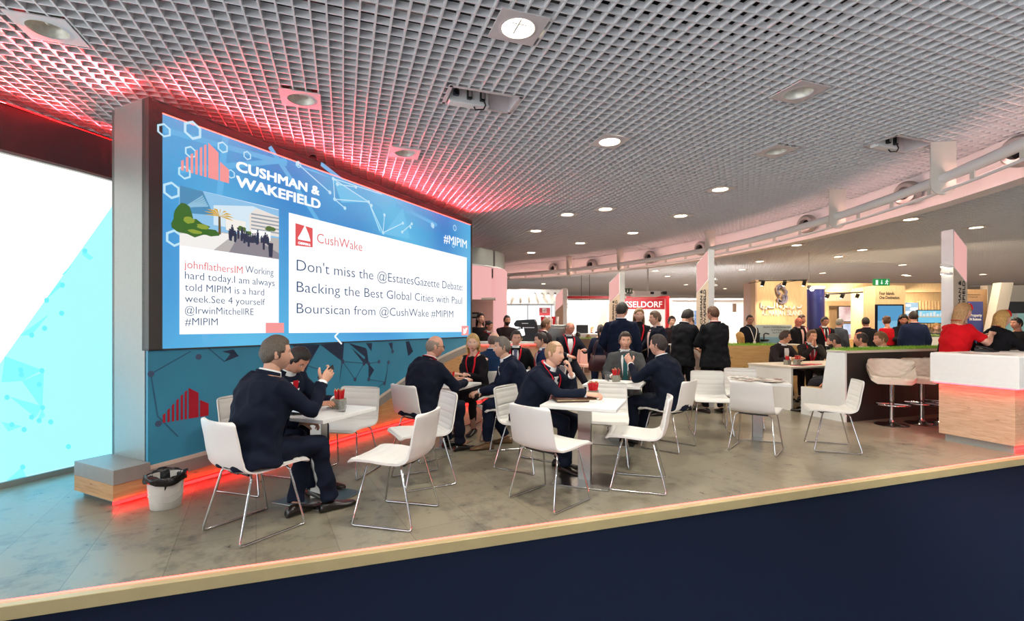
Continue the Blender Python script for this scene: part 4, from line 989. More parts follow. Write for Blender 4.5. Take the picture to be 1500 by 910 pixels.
def hair_mesh(style, rd):
    """cap over the head following the skull, kept where the style's mask is positive"""
    mb = MB(); nu, nt = 44, 34; grid = []
    th = {'short': .011, 'crop': .005, 'balding': .006, 'fringe': .007, 'curly': .019, 'long': .014, 'bob': .016, 'bun': .009, 'wavy': .02, 'pony': .009, 'quiff': .016}[style]
    longz = {'long': -.30, 'bob': -.17, 'wavy': -.25, 'pony': -.085, 'bun': -.085}.get(style)
    def mask(p, u, t):                                    # signed amount of hair at a skull point
        ang = abs(((u-.5)*2))                             # 0 face .. 1 back
        front = .062 if style not in ('balding', 'quiff') else .075
        if style in ('short', 'curly', 'quiff', 'crop', 'balding'):
            if p.y > .0: lim = front-.075*max(0, (abs(p.x)-.052)/.025)+(-.03*max(0, 1-p.y/.05) if abs(p.x) > .05 else 0)
            else: lim = -.02-.055*min(1, -p.y/.06)
            if p.y > -.01 and abs(p.x) > .06 and p.z < .012: lim = max(lim, .012) if p.y > .012 else -.03
            m_ = p.z-lim
            if style == 'balding': m_ = min(m_, .115-p.z-(.03 if p.y > -.02 else -.0)+(.0 if abs(p.x) < .045 else .03))
            return m_
        if style == 'fringe':
            if p.y > .025: return -1
            lim = -.02-.05*min(1, max(0, -p.y)/.06); return min(p.z-lim, .062-p.z+(.0 if p.y < -.03 else -.01))
        lim = .066-.05*max(0, (abs(p.x)-.03)/.045) if p.y > .03 else (.022 if p.y > .0 else -.085)
        if longz is not None and p.y > .03: lim = .066-.06*max(0, (abs(p.x)-.03)/.045)
        return p.z-lim
    for i in range(nt+1):
        row = []
        for k in range(nu):
            u, t = k/nu, i/nt*.86; p = head_point(u, t); m_ = mask(p, u, t)
            base = V((p.x/.077**2, p.y/.097**2, p.z/.118**2)).normalized()
            if p.y > .05: q = head_point(u, t); base = V((q.x, q.y*1.0, q.z*.8)).normalized()
            o = th*max(-.25, min(1, m_/.022))
            if style in ('curly', 'wavy'): o += .008*math.sin(u*44+i*.9)*math.sin(i*1.3+u*12)*(m_ > .01)
            elif style not in ('crop', 'balding', 'fringe'): o += .0025*math.sin(u*90+math.sin(i*.7)*2)*(m_ > .008)
            if style == 'quiff' and p.y > .02: o += .012*max(0, min(1, (p.z-.07)/.03))
            row.append((p+base*o, m_))
        grid.append(row)
    vs = [q[0] for r in grid for q in r]; fs = []
    for i in range(nt):
        for k in range(nu):
            ii = [(i, k), (i, (k+1) % nu), (i+1, (k+1) % nu), (i+1, k)]
            if max(grid[a][b_][1] for a, b_ in ii) > 0: fs.append([a*nu+b_ for a, b_ in ii])
    mb.add(vs, fs)
    if style in ('long', 'bob', 'wavy'):                  # falling curtain round the back and the sides
        rings = []; n = 30
        for j in range(12):
            f = j/11; z = .03+(longz-.03)*f; inner = []; outer = []
            for k in range(n+1):
                a = R(-76+152*k/n); bx, by = math.sin(a), -math.cos(a)
                wob = .005*math.sin(k*1.7+j*.5)+(.008*math.sin(k*2.3+j*1.4) if style == 'wavy' else 0)
                rx = .090+.012*math.sin(math.pi*min(1, f*1.1))+.006*f; ry = .108-.02*f
                fr = 1-.10*f*max(0, by)
                outer.append(V((bx*(rx+wob)*fr, by*(ry+wob)*.82*fr-.012, z-.012*f*abs(math.sin(k*2.1)))))
                inner.append(V((bx*(rx-.022)*fr, by*(ry-.022)*.82*fr-.012, z)))
            rings.append(outer+inner[::-1])
        mb.loft(rings)
    if style == 'bun': mb.ell((0, -.085, .075), (.038, .036, .036), 14, 10)
    if style == 'pony':
        mb.tube([(0, -.10, .03), (0, -.135, .01), (0, -.14, -.08), (.01, -.12, -.17), (.015, -.115, -.24)], [.018, .026, .028, .022, .006], 10)
    return mb
def ik(a, t, l1, l2, pole):
    d = t-a; D = min(d.length, (l1+l2)*.998); d = d.normalized(); p = (V(pole)-d*V(pole).dot(d)).normalized()
    c = (l1*l1+D*D-l2*l2)/(2*D); h = math.sqrt(max(1e-9, l1*l1-c*c)); return a+d*c+p*h, a+d*D
def lerp_list(tab, h):
    for (a, va), (b_, vb) in zip(tab, tab[1:]):
        if h <= b_:
            t = max(0, min(1, (h-a)/(b_-a))); t = t*t*(3-2*t) if False else t
            return [x+(y-x)*t for x, y in zip(va, vb)]
    return tab[-1][1]
MALE = [(-.20, (.190, .140)), (-.08, (.182, .135)), (.02, (.172, .128)), (.12, (.166, .122)), (.26, (.184, .130)), (.37, (.190, .125)), (.43, (.184, .108)), (.475, (.138, .088)), (.515, (.078, .074))]
FEM = [(-.20, (.185, .140)), (-.08, (.178, .130)), (.02, (.160, .118)), (.12, (.142, .108)), (.26, (.160, .130)), (.37, (.165, .108)), (.44, (.140, .085)), (.485, (.09, .066)), (.515, (.056, .058))]
def make_hand(mb, w_, fwd, pal, side, curl=.5, s=1.0, n=6, spread=1.0, point=False):
    """w_: wrist, fwd: hand direction, pal: way the palm faces, side: +1 right hand, -1 left"""
    f = V(fwd).normalized(); p = V(pal); p = (p-f*p.dot(f)).normalized(); t = f.cross(p)*side                     # thumb side
    def T(a, b_, c): return w_+(f*a+t*b_+p*c)*s
    rings = []
    for a, hw, ht, c in [(-.035, .026, .021, 0), (.0, .028, .019, 0), (.03, .036, .017, .001), (.065, .041, .015, .002), (.088, .040, .012, .002), (.094, .036, .008, .002)]:
        rings.append([T(a, hw*math.cos(q), c+ht*math.sin(q)) for q in [2*math.pi*k/10 for k in range(10)]])
    mb.loft(rings)
    for k, (b_, L, r) in enumerate([(.029, .072, .0088), (.010, .080, .009), (-.010, .075, .0086), (-.028, .058, .0075)]):
        c_ = curl*(1+.12*k) if not (point and k == 0) else .1
        pts = [T(.078, b_, .002)]; a = .25*c_; q = T(.090, b_*1.02, .002); pts.append(q)
        for seg_, frac in ((0, .45), (1, .31), (2, .24)):
            d = (f*math.cos(a)+p*math.sin(a)+t*.10*spread*(b_/.03)*.5).normalized(); q = q+d*L*frac*s; pts.append(q); a += c_*.85
        mb.tube(pts, [r*s, r*s, r*.95*s, r*.88*s, r*.62*s], n)
    a0 = T(.012, .022, .004); d1 = (f*.62+t*.70+p*.32).normalized(); d2 = (f*.85+t*.30+p*(.35+.25*curl)).normalized(); d3 = (f*.9+t*.0+p*(.3+.4*curl)).normalized()
    q1 = a0+d1*.042*s; q2 = q1+d2*.034*s; q3 = q2+d3*.026*s
    mb.tube([a0, q1, q2, q3], [.014*s, .0115*s, .0102*s, .0065*s], n)
    return T(.075, 0, .03)
def ell_ring(c, r_, f_, w_, d, n=22, e=2.3):
    out = []
    for k in range(n):
        a = 2*math.pi*k/n; ca, sa = math.cos(a), math.sin(a)
        out.append(c+r_*(w_*math.copysign(abs(ca)**(2/e), ca))+f_*(d*math.copysign(abs(sa)**(2/e), sa)))
    return out
FOLDS = bpy.data.textures.new('folds', 'MARBLE'); FOLDS.noise_scale = .16; FOLDS.turbulence = 9; FOLDS.noise_depth = 1
def remesh(o, vox, it=4):
    m_ = o.modifiers.new('skin', 'REMESH'); m_.mode = 'VOXEL'; m_.voxel_size = vox; m_.use_smooth_shade = True
    s_ = o.modifiers.new('soft', 'SMOOTH'); s_.factor = .5; s_.iterations = it
    if vox < .0165:                                        # cloth folds
        d_ = o.modifiers.new('folds', 'DISPLACE'); d_.texture = FOLDS; d_.strength = .018; d_.mid_level = .4; d_.texture_coords = 'LOCAL'
HEADC = {}
def person(label, x, y, d, sit=None, female=False, s=1.0, lean=0, bend=0, twist=0, side=0, head=(0, 0), lh=None, rh=None, lf=None, rf=None, lpole=None, rpole=None,
           lknee=None, rknee=None, skin_c='d9a68c', hair='short', hair_c='3a2a20', top='1c2333', legs=None, kind='suit', shirt='eef0f2', tie=None, lanyard=None, badge=False, glasses=False,
           curl=.5, rpal=None, lpal=None, rfwd=None, lfwd=None, bulk=1.0, vox=.014, group=None, z=0, sleeves='long', beard=False, dress=False, headband=False, legvis=True, heels=False, shoe_c='1a1512'):
    """one figure facing local +Y, feet at local z 0. sit: seat height or None"""
    root_mb = MB(); legs = legs or top
    hz = .935*s if sit is None else sit+.085*s
    pel = V((0, 0, hz)) if sit is None else V((0, -.06, hz))
    tab = FEM if female else MALE
    def spine(h):
        c = V(pel); n = 10; st = h/n
        for k in range(n):
            hh = (k+.5)*st; le = lean+bend*max(0, hh)/.5; c = c+V((math.sin(side)*1, math.sin(le)*math.cos(side), math.cos(le)*math.cos(side)))*st*s
        le = lean+bend*max(0, h)/.5; up = V((math.sin(side), math.sin(le)*math.cos(side), math.cos(le)*math.cos(side))).normalized()
        tw = twist*max(0, min(1, h/.4)); r_ = V((math.cos(tw), math.sin(tw), 0)); r_ = (r_-up*r_.dot(up)).normalized(); f_ = up.cross(r_); return c, up, r_, f_
    def surf(h, xx, off=.0):                               # point on the chest at height h, sideways xx (-1..1)
        c, up, r_, f_ = spine(h); w_, dd = lerp_list(tab, h); w_ *= bulk*s; dd *= bulk*s
        e = 2.3; yy = (max(0, 1-abs(xx)**e))**(1/e); return c+r_*(w_*xx)+f_*(dd*yy+off)
    # joints
    cs, ups, rs, fs_ = spine(.432); shw = (.178 if not female else .150)*s*bulk**.5
    SH = {1: cs+rs*shw, -1: cs-rs*shw}; U1, U2 = .285*s, .255*s
    tg = {1: rh, -1: lh}; pal = {1: rpal, -1: lpal}; fwd = {1: rfwd, -1: lfwd}; pol = {1: rpole, -1: lpole}; EL = {}; WR = {}
    for k in (1, -1):
        t = V(tg[k])*1.0 if tg[k] is not None else SH[k]+V((k*.07, .03 if sit is None else .16, -.52*s if sit is None else -.42*s))
        EL[k], WR[k] = ik(SH[k], t, U1, U2, V(pol[k]) if pol[k] is not None else V((k*.55, -.6, -.5)))
    HP = {1: pel+V((.092*s, 0, -.01)), -1: pel+V((-.092*s, 0, -.01))}; KN = {}; AN = {}
    ft = {1: rf, -1: lf}; kp = {1: rknee, -1: lknee}
    for k in (1, -1):
        fx = ft[k] if ft[k] is not None else ((k*.10, .02) if sit is None else (k*.11, .40))
        an = V((fx[0], fx[1], (fx[2] if len(fx) > 2 else 0)+.085*s)); KN[k], AN[k] = ik(HP[k], an, .435*s, .425*s, V(kp[k]) if kp[k] is not None else V((k*.12, 1, .25)))
    # --- the body, one mesh: torso, neck, arms, legs, hands and head
    def torso(mb, hs, off, hem=1.0, e=2.3, n=22):
        rings = []
        for h in hs:
            c, up, r_, f_ = spine(h); w_, dd = lerp_list(tab, h); k = hem if h < -.02 else 1
            rings.append(ell_ring(c, r_, f_, (w_*bulk*k)*s+off, (dd*bulk*k)*s+off, n, e))
        mb.loft(rings)
    torso(root_mb, [-.1, 0, .12, .26, .37, .44, .485, .51], -.014)
    cn, upn, rn, fn = spine(.515); hy, hp_ = R(head[0]), R(head[1])
    hd_f = V((-math.sin(hy)*math.cos(hp_), math.cos(hy)*math.cos(hp_), -math.sin(hp_))); hd_r = V((math.cos(hy), math.sin(hy), 0)); hd_u = hd_r.cross(hd_f)
    hs_ = s*(1.0 if not female else .96)
    neck_top = cn+(upn*.6+V((0, 0, .4)))*.045*s+fn*.012
    hc = neck_top+hd_u*.098*hs_+hd_f*.022*hs_
    TH_ = Matrix((hd_r*hs_, hd_f*hs_, hd_u*hs_)).transposed().to_4x4(); TH_.translation = hc
    nr = (.056 if not female else .047)*s
    root_mb.tube([cn-upn*.05, cn, neck_top+hd_u*.0, hc-hd_u*.03*s-hd_f*.022], [nr*1.25, nr*1.06, nr, nr*.95], 14)
    for k in (1, -1):
        root_mb.tube([SH[k], EL[k], WR[k]], [.046*s, .036*s, .025*s], 10)
        if sleeves == 'short': root_mb.tube([EL[k].lerp(SH[k], .3), EL[k], EL[k].lerp(WR[k], .3), WR[k]], [.043*s, .038*s, .04*s, .026*s], 12)
        if legvis or sit is None: root_mb.tube([HP[k], KN[k], AN[k]], [.07*s, .047*s, .034*s], 10)
    HANDP = {}
    for k in (1, -1):
        fd = V(fwd[k]) if fwd[k] is not None else (WR[k]-EL[k]); pl_ = V(pal[k]) if pal[k] is not None else (V((-k, .2, 0)) if sit is None and tg[k] is None else V((-k*.3, 0, -1)))
        HANDP[k] = make_hand(root_mb, WR[k], fd, pl_, k, curl, s*(1.0 if not female else .9))
    HEADC[label] = tuple(round(q, 3) for q in hc)
    root_mb.m = [0]*len(root_mb.f); root_mb.join(HEAD, 0, TH_)
    o = root_mb.build('person', [skin(skin_c), 'eyewhite', 'iris', LIPS, hairm(hair_c)], None, (x, y, z), face(d), smooth=180)
    tag(o, label, 'person', group)
    hp_rot = o
    # --- hair
    if hair != 'bald':
        hm = hair_mesh(hair, None); h2 = MB(); h2.join(hm, 0, TH_); h2.build('hair', hairm(hair_c), o, smooth=180)
    if beard:
        mbb = MB(); g = []
        for i in range(15):
            for k in range(25):
                u = .5+(-.27+.54*k/24); t = .60+.30*i/14; p = head_point(u, t); g.append(TH_ @ (p*1.0+V((p.x, p.y*1.2, p.z*.4)).normalized()*.006))
        mbb.add(g, [[i*25+k, i*25+k+1, (i+1)*25+k+1, (i+1)*25+k] for i in range(14) for k in range(24) if not (i in (1, 2, 3) and 9 < k < 14)]); mbb.build('beard', hairm(hair_c), o, smooth=180)
    if headband:
        mbb = MB(); mbb.tube([TH_ @ V((.092*math.sin(a), .035, .02+.112*math.cos(a))) for a in [R(-80+10*k) for k in range(17)]], .009*s, 8); mbb.build('headband', 'redp', o)
    if glasses:
        mbb = MB()
        for k in (1, -1):
            mbb.tube([TH_ @ V((k*.031+.021*math.cos(a), .098, .004+.017*math.sin(a))) for a in [2*math.pi*q/14 for q in range(15)]], .0022*s, 6)
            mbb.tube([TH_ @ V(p) for p in [(k*.052, .096, .008), (k*.074, .07, .01), (k*.082, -.005, .012)]], .002*s, 6)
        mbb.tube([TH_ @ V((-.010, .099, .006)), TH_ @ V((.010, .099, .006))], .002*s, 6); mbb.build('glasses', 'black', o)
    # --- clothes
    def sleeve(mb, k, r0, r1, r2, end=1.0):
        e = EL[k]; w_ = EL[k].lerp(WR[k], end); a = SH[k]-rs*k*.05+ups*.0
        mb.tube([a, SH[k]+V((0, 0, -.005)), SH[k].lerp(e, .5), e, e.lerp(w_, .5), w_], [r0*.95*s, r0*s, (r0*.45+r1*.55)*s*1.03, r1*s, (r1+r2)/2*s, r2*s], 14)
    jk = MB(); j = 'jacket' if kind == 'suit' else ('dress' if dress else 'top')
    low = -.20 if sit is None else -.075
    if kind == 'suit' or kind == 'shirt':
        torso(jk, [low]+[h for h in (-.08, .02, .12, .26, .37, .43, .475) if h > low+.02]+[.508], .019 if kind == 'suit' else .006, 1.06 if kind == 'suit' else 1.0)
        
        for k in (1, -1): jk.ell(SH[k]-rs*k*.012-ups*.006, (.072*s, .072*s, .066*s) if not female else (.062*s, .062*s, .058*s), 14, 10)
        for k in (1, -1): sleeve(jk, k, .072 if not female else .062, .056 if not female else .048, .043 if not female else .038, .95 if kind == 'suit' else .98)
        if sit is not None and kind == 'suit':              # skirts of the jacket spread over the seat
            jk.loft([ell_ring(pel+V((0, -.01, .03)), V((1, 0, 0)), V((0, 1, 0)), .192*s*bulk, .145*s*bulk), ell_ring(pel+V((0, -.02, -.075)), V((1, 0, 0)), V((0, 1, 0)), .205*s*bulk, .16*s*bulk)])
    else:
        torso(jk, [low]+[h for h in (-.08, .02, .12, .26, .37, .43, .46) if h > low+.02]+[.475], .006)
        end = .95 if sleeves == 'long' else 0
        for k in (1, -1):
            jk.ell(SH[k]-rs*k*.012-ups*.01, (.058*s, .058*s, .056*s), 14, 10)
            if sleeves == 'long': sleeve(jk, k, .058, .045, .034, .93)
            elif sleeves == 'short': jk.tube([SH[k]-rs*k*.05, SH[k], SH[k].lerp(EL[k], .78)], [.058*s, .061*s, .058*s], 14)
    remesh(jk.build(j, cloth(top), o, smooth=180), vox)
    if legvis:
        tr = MB(); thin = dress
        r4 = (.10, .074, .058, .056) if not thin else (.085, .055, .046, .034)
        tr.loft([ell_ring(pel+V((0, -.005, hh)), V((1, 0, 0)), V((0, 1, 0)), w_*s*bulk, dd*s*bulk) for hh, w_, dd in [(-.09, .150, .105), (-.05, .172, .125), (.02, .172, .125), (.09, .16, .115)]])
        for k in (1, -1):
            cf = KN[k].lerp(AN[k], .42)+V((0, -.012, 0)); en = KN[k].lerp(AN[k], .985)
            tr.tube([HP[k]+V((-k*.015, 0, .03)), HP[k].lerp(KN[k], .35), KN[k], cf, en], [r4[0]*1.04*s, r4[0]*.93*s, r4[1]*s, r4[2]*1.06*s, r4[3]*s], 14)
        remesh(tr.build('trousers' if not thin else 'tights', cloth(legs), o, smooth=180), vox)
        if dress:
            sk = MB(); kn = (KN[1]+KN[-1])/2; m_ = (HP[1]+HP[-1])/2
            sk.loft([ell_ring(m_.lerp(kn, f), V((1, 0, 0)), ((kn-m_).normalized().cross(V((1, 0, 0)))*-1), w_*s, dd*s) for f, w_, dd in [(-.15, .17, .13), (.3, .185, .115), (.75, .175, .10), (.92, .17, .092)]])
            remesh(sk.build('skirt', cloth(top), o, smooth=180), vox)
        for k in (1, -1):
            a = AN[k]; sd = (AN[k]-KN[k]); fd = V((0, 1, 0)); 
            if sit is not None: dk = V((KN[k].x*0+k*.12, 1, 0)).normalized(); fd = dk
            else: fd = V((k*.15, 1, 0)).normalized()
            rt = fd.cross(V((0, 0, 1))).normalized(); g0 = V((a.x, a.y, a.z-.085*s))
            sh_ = MB(); rings = []
            for yy, w_, h_, z0 in [(-.075, .026, .055, .0), (-.06, .034, .075, 0), (-.02, .037, .085, 0), (.04, .039, .068, 0), (.10, .045, .05, 0), (.15, .043, .042, 0), (.185, .03, .034, .002), (.20, .012, .022, .004)]:
                rings.append([g0+fd*yy*s+rt*(w_*math.cos(q))*s+V((0, 0, (z0+max(0, (h_)*(.5+.5*math.sin(q))))*s)) for q in [2*math.pi*i/14 for i in range(14)]])
            sh_.loft(rings); so = sh_.build('shoe', mat('shoe_'+shoe_c, shoe_c, .25, noise=.05) if ('sh', shoe_c) not in M else M[('sh', shoe_c)], o, smooth=70)
            M[('sh', shoe_c)] = so.data.materials[0]
    if kind == 'suit':
        # shirt collar, shirt front, tie and lapels
        c1, u1_, r1_, f1_ = spine(.50); c2, u2_, r2_, f2_ = spine(.555)
        cb = MB(); cb.loft([ell_ring(c1-u1_*.01, r1_, f1_, nr*1.22+.006, nr*1.25+.006, 18, 2), ell_ring(c2-u2_*.012+f2_*-.002, r2_, f2_, nr*1.13+.005, nr*1.13+.006, 18, 2)], 0, False)
        cb.loft([ell_ring(c2-u2_*.012+f2_*-.002, r2_, f2_, nr*1.13+.005, nr*1.13+.006, 18, 2), ell_ring(c1-u1_*.012, r1_, f1_, nr*1.22+.012, nr*1.25+.013, 18, 2)], 0, False)
        cb.build('shirt_collar', cloth(shirt), o, smooth=60)
        for k in (1, -1):
            cb = MB(); cb.tube([EL[k].lerp(WR[k], .9), EL[k].lerp(WR[k], .985)], [(.036 if not female else .032)*s, (.035 if not female else .031)*s], 12); cb.build('shirt_cuff', cloth(shirt), o, smooth=60)
        cj, uj, rj, fj = spine(.485); ck, uk, rk, fk = spine(.532); mb = MB()
        ra = [(a_, 0 if abs(a_) > 40 else 1) for a_ in range(-130, 131, 13)]
        def cring(c, r_, f_, w_, dd): return [c+r_*(w_*math.sin(R(a_)))-f_*(dd*math.cos(R(a_))) for a_, _ in ra]
        o1, o2 = cring(cj-fj*.004, rj, fj, nr*1.62, nr*1.5), cring(ck-fk*.008, rk, fk, nr*1.22+.012, nr*1.2+.014)
        i1_, i2_ = cring(cj-fj*.004, rj, fj, nr*1.5, nr*1.4), cring(ck-fk*.008, rk, fk, nr*1.22+.005, nr*1.2+.007)
        sheet(mb, [i1_, i2_], [o1, o2]); mb.build('jacket_collar', cloth(top), o, smooth=180)
        def chest_patch(mb, rows, off):
            g = []; n = 9
            for h, a, b_ in rows: g.append([surf(h, a+(b_-a)*q/(n-1), off) for q in range(n)])
            g2 = [[p+fs_*-.006 for p in r] for r in g]; sheet(mb, g2, g)
        vb = -.02 if not female else .1
        hs2 = [vb+(.47-vb)*q/8 for q in range(9)]
        wv = lambda h: .03+.30*max(0, (h-vb)/(.47-vb))**.9
        mb = MB(); chest_patch(mb, [(h, -wv(h), wv(h)) for h in hs2], .030); mb.build('shirt_front', cloth(shirt), o, smooth=60)
        for sg in (1, -1):
            mb = MB(); chest_patch(mb, [(h, sg*wv(h) if sg > 0 else sg*(wv(h)+.22*math.sin(math.pi*min(1, (h-vb+.02)/(.5-vb)))**.7), sg*(wv(h)+.22*math.sin(math.pi*min(1, (h-vb+.02)/(.5-vb)))**.7) if sg > 0 else sg*wv(h)) for h in hs2], .036); mb.build('lapel', cloth(top), o, smooth=60)
        if tie:
            mb = MB(); chest_patch(mb, [(h, -w_, w_) for h, w_ in [(-.0, .10), (.04, .19), (.2, .17), (.36, .14), (.435, .12), (.45, .17), (.485, .24)]], .037); mb.build('tie', cloth(tie, .5), o, smooth=60)
    if lanyard:
        mb = MB()
        for k in (1, -1):
            ctop, ut, rt_, f_t = spine(.52)
            pts = [ctop+rt_*k*nr*1.5-f_t*.02, surf(.475, k*.62, .036), surf(.40, k*.42, .045), surf(.28, k*.22, .046), surf(.15, k*.04, .046)]
            mb.tube(spline(pts, 14), .011*s, 8, flat=.22, up=fs_)
        cb_ = [spine(.53)[0]-spine(.53)[3]*nr*1.5*math.cos(a)+spine(.53)[2]*nr*1.6*math.sin(a) for a in [R(-80+20*q) for q in range(9)]]
        mb.tube(cb_, .010*s, 8, flat=.4); mb.build('lanyard', cloth(lanyard, .6), o, smooth=60)
        mb = MB(); c, up, r_, f_ = spine(.11); mb.box((0, 0, 0), (.07, .004, .10), 0, frame(surf(.10, .0, .05), r_, up)); mb.build('badge_card', 'paper', o, smooth=0)
    if badge:
        c, up, r_, f_ = spine(.3); p = surf(.31, .52, .044); n_ = (f_+r_*.45).normalized(); mb = MB(); mb.box((0, 0, 0), (.085, .006, .05), 0, frame(p, up.cross(n_)*-1 if False else n_.cross(up)*-1, up)); mb.build('name_badge', 'paper', o, smooth=0)
    return o, HANDP, {'W': WR, 'E': EL, 'T': Matrix.Translation((x, y, z)) @ Matrix.Rotation(face(d), 4, 'Z')}


NAVY, DARK, CHAR, BLUE = '131a2b', '101116', '1b1d22', '151d31'
SEAT = .455
# --- tablet table
p1, h1, i1 = person('seated grey-haired man in navy suit by the waste bin, holding up a phone', -1.74, 3.34, (.62, .78), SEAT, s=1.03, lean=.16, bend=.12, head=(-22, 2), rh=(.10, .40, .98), rpole=(.45, -.2, -.9), rfwd=(-.15, .6, .55), rpal=(-.9, .25, .2),
    lh=(-.12, .34, .66), lf=(-.02, .26), rf=(.10, .46), hair='short', hair_c='5b4f44', top=NAVY, skin_c='d29f86', curl=.85, vox=.011, bulk=1.12, rknee=(-.05, 1, .35))
ph = thing('smartphone', 'black smartphone held up in the right hand of the man by the bin', 'phone', (0, 0, 0))
hm_ = i1['T'] @ h1[1]; mb = MB(); Tp = frame(hm_+V((.0, .0, .012)), V((.55, .45, .55)), V((-.6, .2, .6))); mb.box((0, 0, 0), (.145, .072, .008), 0, Tp); mb.build('body', 'black', ph, bevel=.002)
mb = MB(); mb.box((0, 0, .0045), (.132, .064, .001), 0, Tp); mb.build('display', 'blackgloss', ph, smooth=0)
person('man with lowered head, red tie and name badge, seated by the teal wall print', -2.06, 4.17, (.95, -.3), SEAT, lean=.30, bend=.2, head=(0, 42), rh=(.12, .52, .76), lh=(-.14, .52, .76), rf=(.1, .5), lf=(-.12, .42), hair='short', hair_c='1d1713', top='141c2e', tie='b01824', badge=True, skin_c='c98f74', vox=.013)
# --- table by the screen
person('bald man in glasses and dark suit seated by the screen, back half turned', -.94, 5.17, (.70, .71), SEAT, lean=.16, bend=.20, head=(-28, 8), rh=(.16, .44, .78), lh=(-.1, .46, .78), hair='fringe', hair_c='8a7a6c', top='131828', skin_c='d39c84', glasses=True, bulk=1.16, vox=.013, lanyard='c2182a')
person('blonde woman in black dress with red lanyard and folded hands by the screen', -.48, 6.50, (-.42, -.9), SEAT, True, lean=.20, bend=.1, head=(22, 4), rh=(-.06, .42, .78), lh=(-.02, .38, .77), hair='bob', hair_c='c9a56a', top='17161c', legs='1c1818', kind='top', dress=True, lanyard='d01a2c', skin_c='e0b39c', vox=.013, rf=(.02, .42), lf=(-.12, .30))
person('grey-haired man in blue suit leaning forward with clasped hands, in left profile', .07, 5.62, (-.98, -.18), SEAT, lean=.34, bend=.12, head=(6, 2), rh=(.02, .44, .64), lh=(-.02, .46, .64), rf=(.12, .12), lf=(-.12, .38), hair='short', hair_c='6c645c', top=BLUE, skin_c='d6a48c', vox=.013, curl=.9, shoe_c='6d5238')
person('bald man seen from behind in bright blue jacket beyond the grey-haired man', -.28, 6.75, (.3, .95), SEAT, lean=.15, head=(-10, 8), hair='fringe', hair_c='6d6058', top='1f3658', skin_c='d8a890', vox=.018)
person('man in dark suit with patterned tie and name badge facing the camera', .06, 7.75, (-.05, -1), SEAT, lean=.05, head=(12, 6), hair='quiff', hair_c='3b322c', top=DARK, tie='59607a', badge=True, lanyard='d01a2c', skin_c='d6a68e', vox=.018)
person('dark-haired man in blue jacket with red lanyard in left profile before the coffee machine', .50, 7.2, (-.95, -.1), SEAT, lean=.15, head=(5, 10), hair='short', hair_c='221a18', top='1b2f52', lanyard='d01a2c', skin_c='d9a48c', vox=.018)
# --- folder table
person('fair balding man with red lanyard resting chin on hand at the folder table', .22, 4.76, (.86, -.50), SEAT, lean=.36, bend=.18, head=(-4, 6), rh=(.12, .60, .78), rfwd=(-.3, .9, -.05), lh=(-.06, .37, .93), lpole=(-.5, .5, -.9), lfwd=(.18, -.12, .95), lpal=(.4, -.85, .1), rf=(.04, .36), lf=(-.12, .22),
    hair='balding', hair_c='a8825c', top='161d2e', lanyard='d01a2c', skin_c='e0ab92', vox=.011, curl=.9)
# --- middle table
person('man in grey suit and green tie seated facing the camera', 1.53, 6.52, (-.20, -.98), SEAT, lean=.06, head=(6, 4), rh=(.16, .34, .74), lh=(-.16, .34, .74), hair='short', hair_c='3d2c22', top='4d4f50', tie='2f5f63', shirt='f1f1ee', skin_c='d9a288', vox=.013)
person('dark-haired man in navy suit seen from behind, gesturing at the middle table', 1.78, 5.50, (-.70, .71), SEAT, lean=.20, bend=.12, head=(12, 2), lh=(-.10, .42, .94), lfwd=(.1, .5, .7), lpal=(.8, .3, .1), lpole=(-.6, -.2, -.8), rh=(.14, .40, .76), hair='short', hair_c='2e231e', top='131a2a', skin_c='d6a08a', vox=.012, curl=.7)
# --- standing group
person('tall man in navy suit standing with his back to the camera beside the sign totem', 1.70, 7.50, (.25, .97), None, s=1.03, head=(-28, 6), hair='short', hair_c='241c19', top='121a30', vox=.015, bulk=1.05, skin_c='cf9c86', lh=(-.2, .2, 1.0))
person('woman with wavy light brown hair and red lanyard standing among the dark suits', 2.12, 8.05, (-.15, -1), None, True, s=.99, head=(0, 4), hair='long', hair_c='8d6a48', top=DARK, kind='suit', shirt='1b1b20', lanyard='d01a2c', badge=True, skin_c='d9aa94', vox=.017, rh=(.1, .28, 1.05), lh=(-.1, .26, 1.05))
person('brown-haired man in dark suit and pink shirt standing in left profile', 2.28, 7.55, (-.97, -.1), None, s=.95, head=(0, 4), hair='short', hair_c='5c4634', top='141826', shirt='e9c6c2', skin_c='d8a288', vox=.016, rh=(.08, .36, .98))
person('curly-haired man in glasses and black suit looking down at his plate by the totem', 2.83, 8.0, (.72, .55), None, s=.99, lean=.05, bend=.15, head=(-6, 26), hair='curly', hair_c='1f1815', top='16171c', glasses=True, skin_c='cf9a80', vox=.016, rh=(.12, .42, 1.02), lh=(-.04, .40, 1.02))
person('brown-haired man in black suit with red lanyard standing with his back to the camera', 3.25, 7.70, (-.25, .97), None, s=1.0, head=(18, 6), hair='short', hair_c='5a3b28', top='17181c', glasses=True, lanyard='c2182a', bulk=1.1, skin_c='d49c84', vox=.014, lh=(-.14, .32, 1.08), rh=(.10, .3, 1.02), rf=(.12, .0), lf=(-.14, .04))
person('woman with dark ponytail and a plum handbag, turned away behind the grey-suited man', 1.56, 8.55, (.25, .95), None, True, s=.84, lean=.12, head=(-15, 15), hair='pony', hair_c='2c1e1a', top='1b2136', kind='top', legs='2b3a5c', skin_c='d4a08a', vox=.018)
